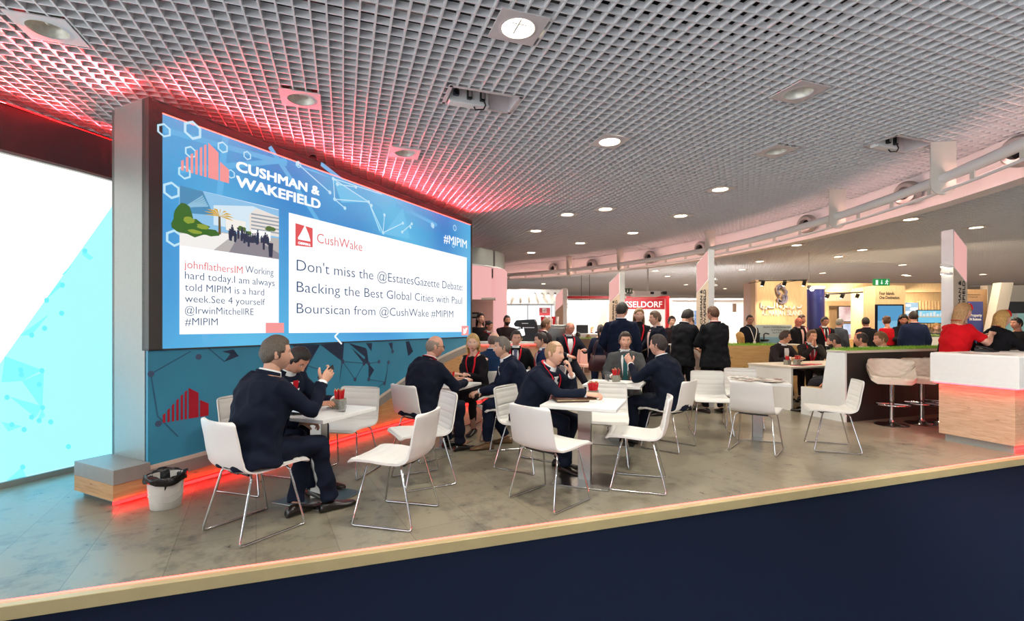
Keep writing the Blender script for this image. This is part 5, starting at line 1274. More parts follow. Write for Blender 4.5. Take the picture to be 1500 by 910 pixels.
# --- far sofa corner and bar
person('brown-haired man in dark jacket perched at the bar, profile to the bald man', .62, 9.5, (.75, .2), .68, head=(-5, 8), lean=.12, hair='short', hair_c='6a4a32', top='231d20', lanyard='c2182a', skin_c='d59d80', vox=.02, z=0)
person('bald man in glasses with red lanyard perched with crossed legs near the bar', 1.06, 9.1, (.2, -1), .62, lean=.14, head=(28, 12), hair='fringe', hair_c='7a6a60', top='1a1d28', lanyard='d01a2c', glasses=True, skin_c='d58f78', vox=.02, rh=(.1, .36, .85), lh=(-.2, .36, .95), rf=(.12, .5), lf=(-.3, .62))
person('bearded man in dark shirt standing behind the bar near the pink storeroom', -.12, 10.4, (.1, -1), None, s=.95, head=(18, 4), hair='crop', hair_c='1d1512', beard=True, top='2a2022', kind='shirt', skin_c='c78a70', vox=.02, rh=(-.08, .28, 1.12), lh=(.06, .28, 1.12))
person('woman with long dark hair in black standing by the storeroom doorway', -.66, 9.9, (.3, -1), None, True, s=.97, head=(15, 0), hair='long', hair_c='1b1311', top='1a1517', kind='top', skin_c='c98e76', vox=.02)
person('woman with tied dark hair and red lanyard at the reception desk by the doorway', -.49, 9.5, (.9, -.6), None, True, s=.88, head=(0, 10), hair='bun', hair_c='1c1412', top='1f1a1d', kind='suit', shirt='e8e6e6', lanyard='d01a2c', skin_c='a86f58', vox=.02)
# --- counter at the right
person('woman in red blouse with red headband standing at the counter looking at her phone', 5.84, 6.36, (.97, -.1), None, True, s=1.0, lean=.04, bend=.12, head=(4, 14), hair='bob', hair_c='b08a5c', top='c4121c', kind='top', sleeves='short', headband=True, skin_c='dea48e', vox=.011, rh=(.04, .42, 1.28), lh=(-.12, .42, 1.26), rpole=(.6, -.1, -.8), curl=.9, legs='1a1a1f', bulk=1.1, lanyard='c2182a')
person('laughing blonde woman in black jacket with red headband leaning on the counter', 6.38, 6.42, (.97, -.05), None, True, s=.95, lean=.16, bend=.1, head=(0, 8), hair='long', hair_c='c39a58', top='16161a', kind='suit', shirt='e8e6e6', headband=True, lanyard='c2182a', skin_c='e0a890', vox=.013, rh=(.1, .45, 1.13), lh=(-.1, .45, 1.13))
person('blonde woman seen from behind between the red blouse and the laughing woman', 6.42, 6.95, (.3, 1), None, True, s=.92, head=(0, 8), hair='long', hair_c='b8935a', headband=True, top='17171b', kind='top', skin_c='dea890', vox=.018)
# --- communal table
person('dark-haired man in brown suit seated left at the communal table looking right', 5.20, 9.33, (.2, -.98), SEAT, lean=.18, bend=.1, head=(48, 8), rh=(.1, .4, .79), lh=(-.1, .42, .79), hair='quiff', hair_c='38261d', top='2a2326', shirt='f0eeee', skin_c='d49a7a', vox=.018)
person('young man with hands pressed to his mouth and red lanyard at the communal table', 5.93, 9.58, (-.25, -.95), SEAT, lean=.12, bend=.1, head=(18, 6), rh=(.02, .21, 1.0), lh=(-.03, .22, 1.0), rfwd=(-.1, .1, 1), lfwd=(.1, .1, 1), rpal=(-1, 0, 0), lpal=(1, 0, 0), rpole=(.5, .3, -.9), lpole=(-.5, .3, -.9), hair='quiff', hair_c='6b4a30', top='2b2727', lanyard='d01a2c', tie='8a2a35', skin_c='dca284', vox=.018, curl=.3)
person('shaven bearded man with red lanyard seated on the booth bench, back to the camera', 5.18, 7.54, (-.72, .60), .435, lean=.22, head=(6, 14), hair='crop', hair_c='2c2320', beard=True, top='26242a', legs='2b2b30', lanyard='c2182a', skin_c='c98c72', vox=.016, lf=(-.1, .50), rf=(.14, .46))
person('balding dark-haired man seated beyond the grass strip, first of the two heads there', 5.63, 7.79, (-.331, .944), .435, head=(30, 4), hair='balding', hair_c='2a1d18', top='2b2a30', skin_c='cf8f70', vox=.02)
person('brown-haired man seated beyond the grass strip in left profile', 6.06, 7.94, (-.331, .944), .435, head=(58, 4), hair='short', hair_c='7a5634', top='2a2a33', skin_c='d89a7c', vox=.02)
person('person with blonde hair just showing above the yellow planter grass', 5.05, 10.7, (-.3, 1), SEAT, True, s=.93, head=(0, 6), hair='bob', hair_c='c09352', top='33323a', skin_c='d8a488', kind='top', vox=.025, legvis=False)
# --- visitors before the timber booth
person('man in glasses and dark suit with white lanyard standing left of the timber booth wall', 5.42, 11.0, (.25, -1), None, s=.96, head=(-25, 4), hair='crop', hair_c='1c1615', glasses=True, top='1b1d26', lanyard='e8e6e2', shirt='2a2d38', skin_c='b57c62', vox=.022)
person('red-faced bald man in dark suit and pink shirt standing before the timber booth', 6.75, 11.4, (.45, -.9), None, s=.93, head=(-15, 6), hair='bald', top='1c1b20', shirt='e2b7b4', glasses=True, skin_c='d77c66', vox=.022)
person('brown-haired man in dark suit standing behind the red-faced bald man', 7.06, 11.8, (.6, -.8), None, s=.97, head=(-10, 4), hair='short', hair_c='4a3426', top='1a1d29', lanyard='c2182a', skin_c='d79a82', vox=.022)
person('man in glasses with red lanyard and blue badge standing before the blue column', 7.35, 11.35, (-.2, -1), None, s=.94, head=(8, 10), hair='short', hair_c='201815', glasses=True, lanyard='d01a2c', tie='2a2a2e', top='1c1c22', skin_c='c58a70', vox=.022)
person('grey-haired man in slate suit standing by the wall screens', 8.15, 12.0, (.95, .3), None, s=.92, head=(0, 0), hair='short', hair_c='8b8783', top='3f454f', skin_c='cf9a86', vox=.024)
person('dark-haired man in black with red lanyard, back turned, before the blue screen', 8.1, 11.0, (.1, 1), None, s=.93, head=(0, 0), hair='crop', hair_c='15100f', top='17171d', lanyard='c2182a', skin_c='8a5a44', vox=.022)
person('woman in red dress with hair in a bun, back turned, before the blue screen', 8.58, 11.0, (.05, 1), None, True, s=.95, head=(0, 0), hair='bun', hair_c='5b3a26', top='b5121f', kind='top', dress=True, legs='1c1818', skin_c='d29a80', vox=.02)
person('woman with curly black hair looking down at her phone near the blue poster', 8.85, 10.9, (-.5, -.9), None, True, s=.97, head=(0, 18), hair='wavy', hair_c='17110f', top='22242a', kind='suit', shirt='1d1d22', skin_c='c08068', vox=.022, rh=(.05, .3, 1.12), lh=(-.05, .3, 1.12))
person('man in navy suit seen from behind with red lanyard near the beach screen', 8.6, 10.3, (.35, .95), None, s=1.0, head=(-10, 0), hair='crop', hair_c='2b211d', top='1a2440', lanyard='c2182a', skin_c='c08a74', vox=.02)
person('blonde woman seated at the booth desk under the beach screen', 11.1, 12.6, (-.6, -.8), None, True, s=.86, head=(10, 14), hair='bob', hair_c='b48a55', top='26262c', kind='top', skin_c='d8a890', vox=.025, legvis=False)
person('dark-haired person in black at the glass booth beyond the laughing woman', 9.2, 8.75, (-.97, .0), None, s=.9, head=(0, 0), hair='short', hair_c='17120f', top='1a1a1d', kind='shirt', skin_c='c98a70', vox=.025)
# --- visitors in the bright stand at the back
for k, (px, py, Y, hs_, hc_, tp, d_, lab) in enumerate([(849, 479, 17.5, 'short', '9a7a55', '26262c', (.9, -.4), 'fair-haired person at a dark laptop in the bright far stand'), (867, 481, 17.2, 'bob', 'a8763f', '2a2a33', (.7, -.7), 'auburn-haired person seated in the bright far stand'),
        (878, 478, 17.8, 'long', '8a5f38', '23232b', (-.2, -1), 'long-haired person standing at the back of the bright far stand'), (847, 489, 15.4, 'short', '1f1714', '1c1c22', (.5, .8), 'dark head showing just above the far grass hedge'), (862, 492, 15.5, 'bob', '8e6a45', '2c2c34', (.3, .9), 'brown head lowest above the far grass hedge'),
        (1012, 470, 10.5, 'short', '3a2419', '2b2024', (-.6, -.8), 'man with reddish face half hidden between the black suit and the totem'), (983, 468, 11.2, 'curly', '2a1d18', '2a2022', (.2, -1), 'dark-haired person mostly hidden behind the curly-haired man')]):
    p = at(px, py, Y); st = (p.z+.11)/1.76; sitz = None if st > .8 else max(.3, p.z-.77)
    person(lab, p.x, Y, d_, sitz, hs_ in ('bob', 'long'), s=st if sitz is None else .95, hair=hs_, hair_c=hc_, top=tp, kind='shirt', skin_c='d8a890', vox=.028, legvis=sitz is None)
# handbag of the ponytailed woman
hb = thing('handbag', 'large plum leather handbag hanging at the side of the ponytailed woman', 'bag', (1.50, 8.25, .62), .3)
mb = MB(); mb.loft([ell_ring(V((0, 0, z_)), V((1, 0, 0)), V((0, 1, 0)), w_, dd, 20, 3) for z_, w_, dd in [(0, .17, .06), (.03, .2, .08), (.16, .19, .075), (.26, .15, .04), (.27, .14, .02)]]); mb.build('body', 'plum', hb, smooth=60)
for s_ in (-.03, .03):
    mb = MB(); mb.tube([V((.11*math.cos(a), s_, .25+.28*math.sin(a))) for a in [R(180-15*k) for k in range(13)]], .009, 8); mb.build('strap', 'plum', hb)
# ---------------------------------------------------------------- background helpers
def fbox(mb, px0, px1, py0, py1, Y, dep, mi=0):
    """box whose front face fills the given photo rectangle at depth Y"""
    a, b_ = at(px0, py1, Y), at(px1, py0, Y); mb.box(((a.x+b_.x)/2, Y+dep/2, (a.z+b_.z)/2), (b_.x-a.x, dep, b_.z-a.z), mi)
def fpart(name, px0, px1, py0, py1, Y, dep, m, parent=None, bevel=0):
    mb = MB(); fbox(mb, px0, px1, py0, py1, Y, dep); return mb.build(name, m, parent, smooth=0, bevel=bevel)
def gz(px0, px1, pyt, Y, dep, name, m, parent=None, z0=0):    # same, standing on the floor
    a, b_ = at(px0, 0, Y), at(px1, 0, Y); zt = CZ-(pyt-CY)*Y/F
    mb = MB(); mb.box(((a.x+b_.x)/2, Y+dep/2, (zt+z0)/2), (b_.x-a.x, dep, zt-z0)); return mb.build(name, m, parent, smooth=0)
def spot(name, loc, aim, W, c=(1, .85, .65), ang=50, parent=None, size=.04, blend=.6):
    l = bpy.data.lights.new(name, 'SPOT'); l.energy = W; l.color = c; l.spot_size = R(ang); l.spot_blend = blend; l.shadow_soft_size = size
    o = bpy.data.objects.new(name, l); col.objects.link(o); o.location = loc; o.rotation_euler = (V(aim)-V(loc)).to_track_quat('-Z', 'Y').to_euler()
    if parent: o.parent = parent
    return o
def area(name, loc, aim, W, sx_, sy_, c=(1, 1, 1), parent=None):
    l = bpy.data.lights.new(name, 'AREA'); l.shape = 'RECTANGLE'; l.size = sx_; l.size_y = sy_; l.energy = W; l.color = c
    o = bpy.data.objects.new(name, l); col.objects.link(o); o.location = loc; o.rotation_euler = (V(aim)-V(loc)).to_track_quat('-Z', 'Y').to_euler()
    if parent: o.parent = parent
    return o
def ftext(body, px0, px1, pyb, pyt, Y, m, parent, bold=0, name='lettering', d=.004):
    a, b_, c = at(px0, pyb, Y), at(px1, pyb, Y), at(px0, pyt, Y); return text(name, body, frame((0, Y-d, 0), (1, 0, 0)), a.x, b_.x, c.z-a.z, m, parent, bold, 0, a.z)
# ---------------------------------------------------------------- hall shell at the back
def wallbox(name, p, q, z0, z1, th, m):
    p, q = V(p), V(q); d = (q-p); T = frame(p, d); mb = MB(); mb.box((d.length/2, th/2, (z0+z1)/2), (d.length, th, z1-z0), 0, T); return struct(mb.build(name, m, smooth=0))
wallbox('wall_back', (-6.5, 31.0, 0), (24.2, 31.0, 0), 0, 3.38, .2, 'plaster')
wallbox('wall_right', (24.3, 30.8, 0), (24.3, 0, 0), 0, 3.38, .2, 'cream')
wallbox('wall_left', (-6.2, 5.0, 0), (-6.6, 30.8, 0), 0, 3.38, .2, 'cream')
# window band behind the bar
wn = struct(fpart('window_1', 738, 832, 447, 493, 20.6, .05, emis('window_glow', 'f6fbff', 1.5)))
mb = MB()
for px in (738, 773, 808, 832): fbox(mb, px-.6, px+.6, 447, 493, 20.52, .06)
fbox(mb, 736, 834, 445.5, 447.5, 20.5, .08); fbox(mb, 736, 834, 492, 494, 20.5, .08); mb.build('window_frame', 'greymetal', wn, smooth=0)
bk = struct(fpart('trim_2', 736, 832, 424, 445, 19.6, .9, 'plaster'))
for k in range(9):
    p = at(743+10*k, 433, 19.5); s_ = thing('small_spotlight', 'tiny spotlight in the row on the white bulkhead over the bright windows', 'spotlight', p, 0, 'spotlights on the white bulkhead')
    mb = MB(); mb.tube([(0, .08, .1), (0, 0, 0)], .05, 10); mb.build('body', 'duct', s_); mb = MB(); mb.ell((0, -.02, -.02), (.05, .05, .05), 10, 6); mb.build('lens', 'lamp', s_)

# ---------------------------------------------------------------- pink storeroom with its grey header
ST_P = [V((-2.2, 9.55, 0)), V((-1.4, 9.8, 0)), V((-.80, 10.1, 0)), V((-.49, 10.45, 0)), V((-.31, 10.8, 0)), V((-.235, 11.2, 0)), V((-.26, 11.9, 0)), V((-.5, 12.8, 0)), V((-.9, 13.3, 0))]
ST_S = spline(ST_P, 49)
def curtain_wall(name, i0, i1, z0, z1, off, th, m, parent):
    rings = []
    for i in range(i0, i1+1):
        p = ST_S[i]; d = (ST_S[min(i+1, 48)]-ST_S[max(i-1, 0)]).normalized(); n = V((d.y, -d.x, 0))
        rings.append([p+n*off+V((0, 0, z0)), p+n*(off+th)+V((0, 0, z0)), p+n*(off+th)+V((0, 0, z1)), p+n*off+V((0, 0, z1))])
    mb = MB(); mb.loft(rings); return mb.build(name, m, parent, smooth=50)
sr = thing('storeroom', 'curved storeroom with pink lit panels and a plain grey header band', 'room unit')
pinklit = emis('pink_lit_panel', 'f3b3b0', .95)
curtain_wall('header', 0, 48, 2.68, 3.04, 0, .05, 'greymetal', sr)
curtain_wall('header_seam', 19, 19+1, 2.68, 3.041, .05, .002, 'darkgrey', sr)
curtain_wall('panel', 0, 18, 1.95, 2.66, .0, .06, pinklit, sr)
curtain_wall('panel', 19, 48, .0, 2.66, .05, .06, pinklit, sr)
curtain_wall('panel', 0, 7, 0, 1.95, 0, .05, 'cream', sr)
mb = MB(); mb.box((-1.3, 11.4, 1.0), (1.9, .06, 1.95)); mb.box((-1.3, 10.9, 1.965), (1.9, 1.5, .04)); mb.build('room_back', 'cream', sr, smooth=0)
curtain_wall('roof_band', 0, 48, 2.655, 2.685, -.05, .13, 'white', sr)
sh_ = thing('shelf_unit', 'small shelf with a dark box inside the storeroom doorway', 'shelf', (-.86, 10.95, 0))
mb = MB(); mb.box((0, 0, .8), (.34, .26, .02)); mb.box((0, 0, 1.55), (.34, .26, .02)); mb.box((-.17, 0, .85), (.02, .26, 1.7)); mb.box((.17, 0, .85), (.02, .26, 1.7)); mb.build('frame', 'white', sh_, smooth=0)
mb = MB(); mb.box((0, -.02, 1.63), (.24, .2, .14)); mb.build('microwave', 'black', sh_, bevel=.01); mb = MB(); mb.box((0, -.125, 1.63), (.16, .008, .06)); mb.build('window', 'greymetal', sh_)

# ---------------------------------------------------------------- coffee bar
cb = thing('coffee_bar', 'curved coffee bar with pink lit timber front below the coffee machine', 'bar')
pts = spline([(-1.0, 8.75, 0), (-.4, 8.78, 0), (.1, 8.9, 0), (.45, 9.15, 0), (.6, 9.6, 0)], 20)
def sweep(name, z0, z1, off, th, m):
    rings = []
    for i, p in enumerate(pts):
        d = (pts[min(i+1, 19)]-pts[max(i-1, 0)]).normalized(); n = V((d.y, -d.x, 0)); rings.append([p+n*off+V((0, 0, z0)), p+n*(off+th)+V((0, 0, z0)), p+n*(off+th)+V((0, 0, z1)), p+n*off+V((0, 0, z1))])
    mb = MB(); mb.loft(rings); return mb.build(name, m, cb, smooth=50)
sweep('front', 0.08, 1.06, -.04, .04, 'woodr'); sweep('worktop', 1.06, 1.10, -.5, .56, 'white'); sweep('toe_kick', 0, .08, -.08, .04, 'greymetal'); sweep('glow_strip', 1.035, 1.058, .002, .02, emis('bar_glow', (1, .25, .22), 6)); sweep('floor_glow', .01, .03, -.03, .02, 'ledredsoft')
em = thing('espresso_machine', 'black espresso machine with overhanging top standing on the coffee bar', 'coffee machine', (.30, 9.28, 1.10), R(-8))
mb = MB(); prof = [(-.17, 0), (.17, 0), (.2, .1), (.17, .36), (.14, .42), (-.2, .40), (-.25, .33), (-.22, .28), (-.06, .27), (-.03, .12), (-.17, .05)]
n = len(prof); vs = [V((x, y, z)) for y in (-.16, .16) for x, z in prof]; mb.add(vs, [list(range(n)), list(range(n, 2*n))[::-1]]+[[i, n+i, n+(i+1) % n, (i+1) % n] for i in range(n)]); mb.build('housing', 'black', em, smooth=0, bevel=.012)
for y in (-.08, .08):
    mb = MB(); mb.tube([(-.13, y, .28), (-.13, y, .235)], .03, 12); g = mb.build('group_head', 'chrome', em); mb = MB(); mb.tube([(-.15, y, .235), (-.25, y, .225)], .011, 8); mb.build('handle', 'black', g)
mb = MB(); mb.box((-.12, 0, .06), (.16, .28, .015)); mb.build('drip_tray', 'steel', em)
mb = MB(); mb.box((.05, -.163, .26), (.2, .004, .012)); mb.box((-.03, -.163, .34), (.12, .004, .012)); mb.build('badge', 'silver', em)
cups_m = mat('cup_paper', 'e8d3cb', .6, noise=.08)
for k in range(8):
    c = V((.62+.075*k if k < 5 else .655+.075*(k-5), 9.75+.02*k, 1.33)); mb = MB(); h = .16 if k < 5 else .12
    mb.lathe([(.028, 0), (.038, h), (.036, h), (.026, .006)], 14); o = mb.build('cup_stack', cups_m if k % 3 else 'redp', None, V((c.x, 9.78, 1.42))); tag(o, 'stack of pale and red paper cups on the steel cabinet behind the bar', 'cup', 'paper cups behind the coffee machine')
fc = thing('steel_cabinet', 'tall steel cabinet behind the coffee machine with cups on top', 'cabinet', (.80, 9.95, 0)); mb = MB(); mb.box((0, 0, .71), (.62, .5, 1.41)); mb.build('body', 'steel', fc, bevel=.01); mb = MB(); mb.box((0, -.255, .75), (.56, .012, 1.2)); dd = mb.build('door', 'steel', fc, bevel=.005); mb = MB(); mb.tube([(-.23, -.28, .6), (-.23, -.28, 1.1)], .01, 8); mb.build('handle', 'chrome', dd)
for k in range(6):
    o_ = MB(); o_.ell((0, 0, .05), (.04, .04, .05), 10, 8); p = V((.02+.07*k, 9.02+.06*k, 1.10)); o = o_.build('pastry', mat('pastry_crust', 'd9b98a', .7, noise=.2, bump=.4) if k == 0 else bpy.data.materials['pastry_crust'], None, p); tag(o, 'small pale pastry on the coffee bar front edge', 'pastry', 'pastries on the coffee bar')
# red notice with white square behind the bar
ns = thing('red_notice', 'red notice with white square pictogram before the bright windows', 'sign'); fpart('board', 790, 806, 451, 462.5, 19.8, .04, mat('notice_red', 'd8525a', .5, noise=.03), ns); fpart('pictogram', 794.5, 800.5, 451.8, 458, 19.78, .015, 'paper', ns)
mb = MB()
for px in (796, 797.6, 799.2): fbox(mb, px-.35, px+.35, 454-(px-796)*.5, 457, 19.77, .008)
mb.build('bars', 'red', ns); ftext('STAND', 793, 803, 461, 459.6, 19.79, 'textwhite', ns) if False else None
mb = MB(); p = at(798, 462, 19.82); mb.tube([(p.x, 19.83, 0), (p.x, 19.83, p.z)], .02, 8); mb.build('post', 'steel', ns)

# ---------------------------------------------------------------- the red framed stand
rs_ = thing('red_stand', 'red framed exhibition stand with white interior and a red name board', 'stand')
fpart('post', 816.5, 819.8, 437, 544, 16, .12, 'red', rs_); fpart('post', 975.5, 980.5, 433.5, 544, 16, .14, 'red', rs_); fpart('beam', 819.8, 975.5, 434, 437.5, 16, .12, 'red', rs_)
whs = mat('stand_white', 'f4f4f2', .6, noise=.01)
fpart('back_wall', 826, 985, 440, 520, 18.6, .08, whs, rs_); fpart('side_wall', 820, 829, 437, 535, 16.15, 2.3, whs, rs_)
fpart('oak_panel', 877, 889, 452, 500, 18.5, .06, 'woodb', rs_)
nb = fpart('name_board', 897, 973.5, 438, 453, 15.85, .1, 'red', rs_); ftext('D\u00dcSSELDORF', 898.5, 970, 450.2, 441.3, 15.85, 'textwhite', nb, .012)
fpart('white_panel', 918, 974, 453.5, 500, 15.9, .05, whs, rs_)
area('stand_fill', at(865, 441, 17.2), at(865, 500, 17.6), 90, 2.5, 1.2, (1, .99, .97), rs_)  # added area light without a fixture, brightens the white interior
area('stand_fill', at(940, 430, 14.6), at(940, 460, 15.9), 25, 1.5, .3, (1, .97, .95), rs_)  # added area light without a fixture, brightens the name board
for k, px in enumerate((851.5, 863.5)):
    p = at(px, 456, 17.4); t_ = thing('pendant_lamp', ('small clear pendant bulb, left' if k == 0 else 'small clear pendant bulb, right')+' one of the two in the bright far stand', 'lamp', p)
    mb = MB(); mb.tube([(0, 0, .05), (0, 0, 3.38-p.z)], .008, 6); mb.build('cord', 'black', t_); mb = MB(); mb.ell((0, 0, -.03), (.07, .07, .09), 12, 8); mb.build('bulb', 'lamp', t_)
lp_ = thing('laptop', 'dark laptop open on the far stand table before the fair-haired person', 'laptop', at(852, 488, 17.0)); mb = MB(); mb.box((0, .0, 0), (.4, .28, .02)); mb.build('keyboard', 'black', lp_); mb = MB(); mb.box((0, -.14, .14), (.42, .02, .3)); mb.build('lid', 'black', lp_)
dk = thing('stand_desk', 'white desk inside the bright far stand', 'desk'); a_ = at(838, 0, 17); b_ = at(900, 0, 17); mb = MB(); mb.box(((a_.x+b_.x)/2, 17.0, 1.10), (b_.x-a_.x, .6, .04)); mb.build('top', 'white', dk, smooth=0); mb = MB(); mb.box(((a_.x+b_.x)/2, 17.1, .54), (b_.x-a_.x-.1, .4, 1.08)); mb.build('front', 'white', dk, smooth=0)
# white stand to its right
ws = thing('white_stand', 'plain white exhibition wall with a small dark slot, right of the red frame', 'stand'); fpart('wall', 986, 1100, 440, 535, 17.2, .1, whs, ws); fpart('slot', 1074, 1078.5, 445, 457, 17.15, .06, 'brownpanel', ws); fpart('cornice', 984, 1092, 437, 440, 16.9, .4, whs, ws)
fpart('grid_window', 1004, 1021, 455, 476, 17.1, .06, mat('blue_glass', '5f7fb4', .2, noise=.15), ws); mb = MB()
for q in range(5): fbox(mb, 1004+4.25*q-.3, 1004+4.25*q+.3, 455, 476, 17.05, .04)
for q in range(5): fbox(mb, 1004, 1021, 455+5.2*q-.25, 455+5.2*q+.25, 17.05, .04)
mb.build('window_bars', 'greymetal', ws, smooth=0)
area('stand_fill', at(1040, 425, 15.5), at(1040, 480, 17.2), 60, 2.2, .4, (1, 1, 1), ws)  # added area light without a fixture, brightens the plain white wall
pj = thing('projector', 'white projector unit hanging under the ceiling above the red name board', 'projector'); fpart('body', 930, 968, 426.5, 434, 14, .5, 'white', pj, .01); fpart('lens', 953, 958, 427.5, 431, 13.98, .05, 'black', pj); fpart('lens_hood', 972, 977, 427, 431.5, 14.1, .14, 'black', pj); fpart('side_bracket', 968, 972.5, 428.5, 430, 14.14, .05, 'black', pj)
mb = MB(); p = at(949, 426, 14.25); mb.tube([(p.x, 14.25, p.z-.02), (p.x, 14.25, 3.4)], .025, 8); mb.build('hanger', 'white', pj)
def exit_sign(px0, px1, py0, py1, Y, label, dark=False):
    g_ = emis('exit_green', '1d9a4e', .9) if not dark else mat('exit_dark_green', '2b4a36', .5, noise=.05); e_ = thing('exit_sign', label, 'sign'); bx = fpart('box', px0, px1, py0, py1, Y, .06, g_, e_, .004); wm = emis('exit_white', 'eafff0', 1.1) if not dark else M['paper']
    def q(x0, x1, y0, y1): fbox(mb, px0+(px1-px0)*x0, px0+(px1-px0)*x1, py0+(py1-py0)*y0, py0+(py1-py0)*y1, Y-.006, .006)
    mb = MB(); q(.09, .24, .18, .9); mb.build('door_mark', wm, e_, smooth=0)
    mb = MB(); q(.46, .5, .2, .6); q(.41, .55, .58, .64); q(.43, .53, .64, .72); q(.46, .5, .72, .8); mb.build('arrow', wm, e_, smooth=0)
    mb = MB(); q(.80, .86, .14, .26); mb2 = mb
    def lim(x0, y0, x1, y1, w_=.05):
        P0 = at(px0+(px1-px0)*x0, py0+(py1-py0)*y0, Y-.004); P1 = at(px0+(px1-px0)*x1, py0+(py1-py0)*y1, Y-.004); mb2.tube([P0, P1], (px1-px0)*w_*.5*Y/F, 6)
    lim(.82, .3, .78, .55); lim(.82, .33, .90, .42); lim(.82, .33, .72, .38); lim(.78, .55, .86, .68); lim(.86, .68, .83, .85); lim(.78, .55, .70, .78); mb.build('running_figure', wm, e_, smooth=0)
    mb = MB()
    for f in (.2, .8):
        p = at(px0+(px1-px0)*f, py0, Y+.03); mb.tube([p, V((p.x, p.y, 3.4))], .0022, 6)
    mb.build('rod', 'white', e_); return e_
exit_sign(912.5, 926.5, 422.5, 430, 13.2, 'dark unlit exit sign hanging near the projector', True)
exit_sign(1281, 1303.5, 408.5, 418.5, 11.5, 'green lit exit sign with arrow and running figure over the timber booth')
# far low wall with grass, pink seats
fw = thing('hedge_wall', 'low brown wall topped with artificial grass before the bright far stand', 'low wall'); gz(832, 905, 496.5, 14.2, .4, 'panel', 'brownpanel', fw); gz(824, 832, 496.5, 14.2, .4, 'end_panel', mat('pinkish_end', 'e0b8ac', .6, noise=.03), fw)
a_, b_ = at(826, 0, 14.2), at(905, 0, 14.2); grass_strip('grass', Matrix.Identity(4), a_.x, b_.x, 14.22, 14.58, CZ-(496.5-CY)*14.2/F, fw, 900, .07)
pinkv = mat('pink_seat', 'eab9ae', .55, noise=.03)
for k, (px0, px1, pyt, Y, lab) in enumerate([(841, 849, 506, 12.4, 'upright pale seat nearest the crossed-legged man'), (850, 866, 513, 12.2, 'wide low pink seat before the brown hedge wall')]):
    t_ = thing('lounge_seat', lab, 'seat'); gz(px0, px1, pyt, Y, .08, 'backrest', pinkv, t_, .38); a_, b_ = at(px0, 0, Y), at(px1, 0, Y); mb = MB(); mb.box(((a_.x+b_.x)/2, Y-.2, .40), (b_.x-a_.x, .42, .06)); mb.build('seat', pinkv, t_, bevel=.01)
    for q in (a_.x+.03, b_.x-.03):
        mb = MB(); mb.tube([(q, Y-.38, 0), (q, Y-.38, .38)], .012, 6); mb.build('leg', 'chrome', t_); mb = MB(); mb.tube([(q, Y-.02, 0), (q, Y-.02, .38)], .012, 6); mb.build('leg', 'chrome', t_)
# bar-height perches for the two men by the bar
for x, y, zt, lab in [(.62, 9.46, .68, 'dark perch stool under the brown-haired man at the bar'), (1.06, 9.16, .62, 'dark perch stool under the crossed-legged bald man')]:
    t_ = thing('perch_stool', lab, 'stool', (x, y, 0)); mb = MB(); mb.lathe([(.001, zt-.07), (.17, zt-.07), (.18, zt-.03), (.165, zt), (.001, zt)], 24, cap=False); mb.build('seat', 'brownleather', t_); mb = MB(); mb.tube([(0, 0, .02), (0, 0, zt-.06)], .03, 12); mb.build('column', 'chrome', t_); mb = MB(); mb.lathe([(.001, 0), (.18, 0), (.17, .02), (.001, .03)], 24, cap=False); mb.build('base', 'chrome', t_)

# ---------------------------------------------------------------- yellow planter and the totems
yp = thing('planter_wall', 'yellow plywood low wall with grass on top behind the standing man', 'low wall'); gz(1064, 1180, 506.5, 9.9, .45, 'panel', 'woody', yp); a_, b_ = at(1064, 0, 9.9), at(1180, 0, 9.9); zt = CZ-(506.5-CY)*9.9/F
grass_strip('grass', Matrix.Identity(4), a_.x+.02, b_.x-.5, 9.92, 10.3, zt, yp, 2600, .06)
mb = MB(); mb.box((b_.x-.22, 10.12, zt+.012), (.44, .44, .024)); mb.build('ledge', 'cream', yp, smooth=0)
sc_ = thing('totem_counter', 'pale narrow counter at the foot of the column sign where the curly-haired man stands', 'counter'); mb = MB(); T = frame((2.98, 8.28, 0), B); mb.box((.18, .2, .53), (.36, .4, 1.05), 0, T); mb.build('body', mat('pale_pinkish', 'e3cfc4', .5, noise=.03), sc_, smooth=0); mb = MB(); mb.box((.18, .2, 1.062), (.42, .46, .024), 0, T); mb.build('top', 'white', sc_, smooth=0)
beige = mat('totem_beige', 'd8c3aa', .55, noise=.02); pinkt = emis('totem_pink', 'f0b3ac', .95)
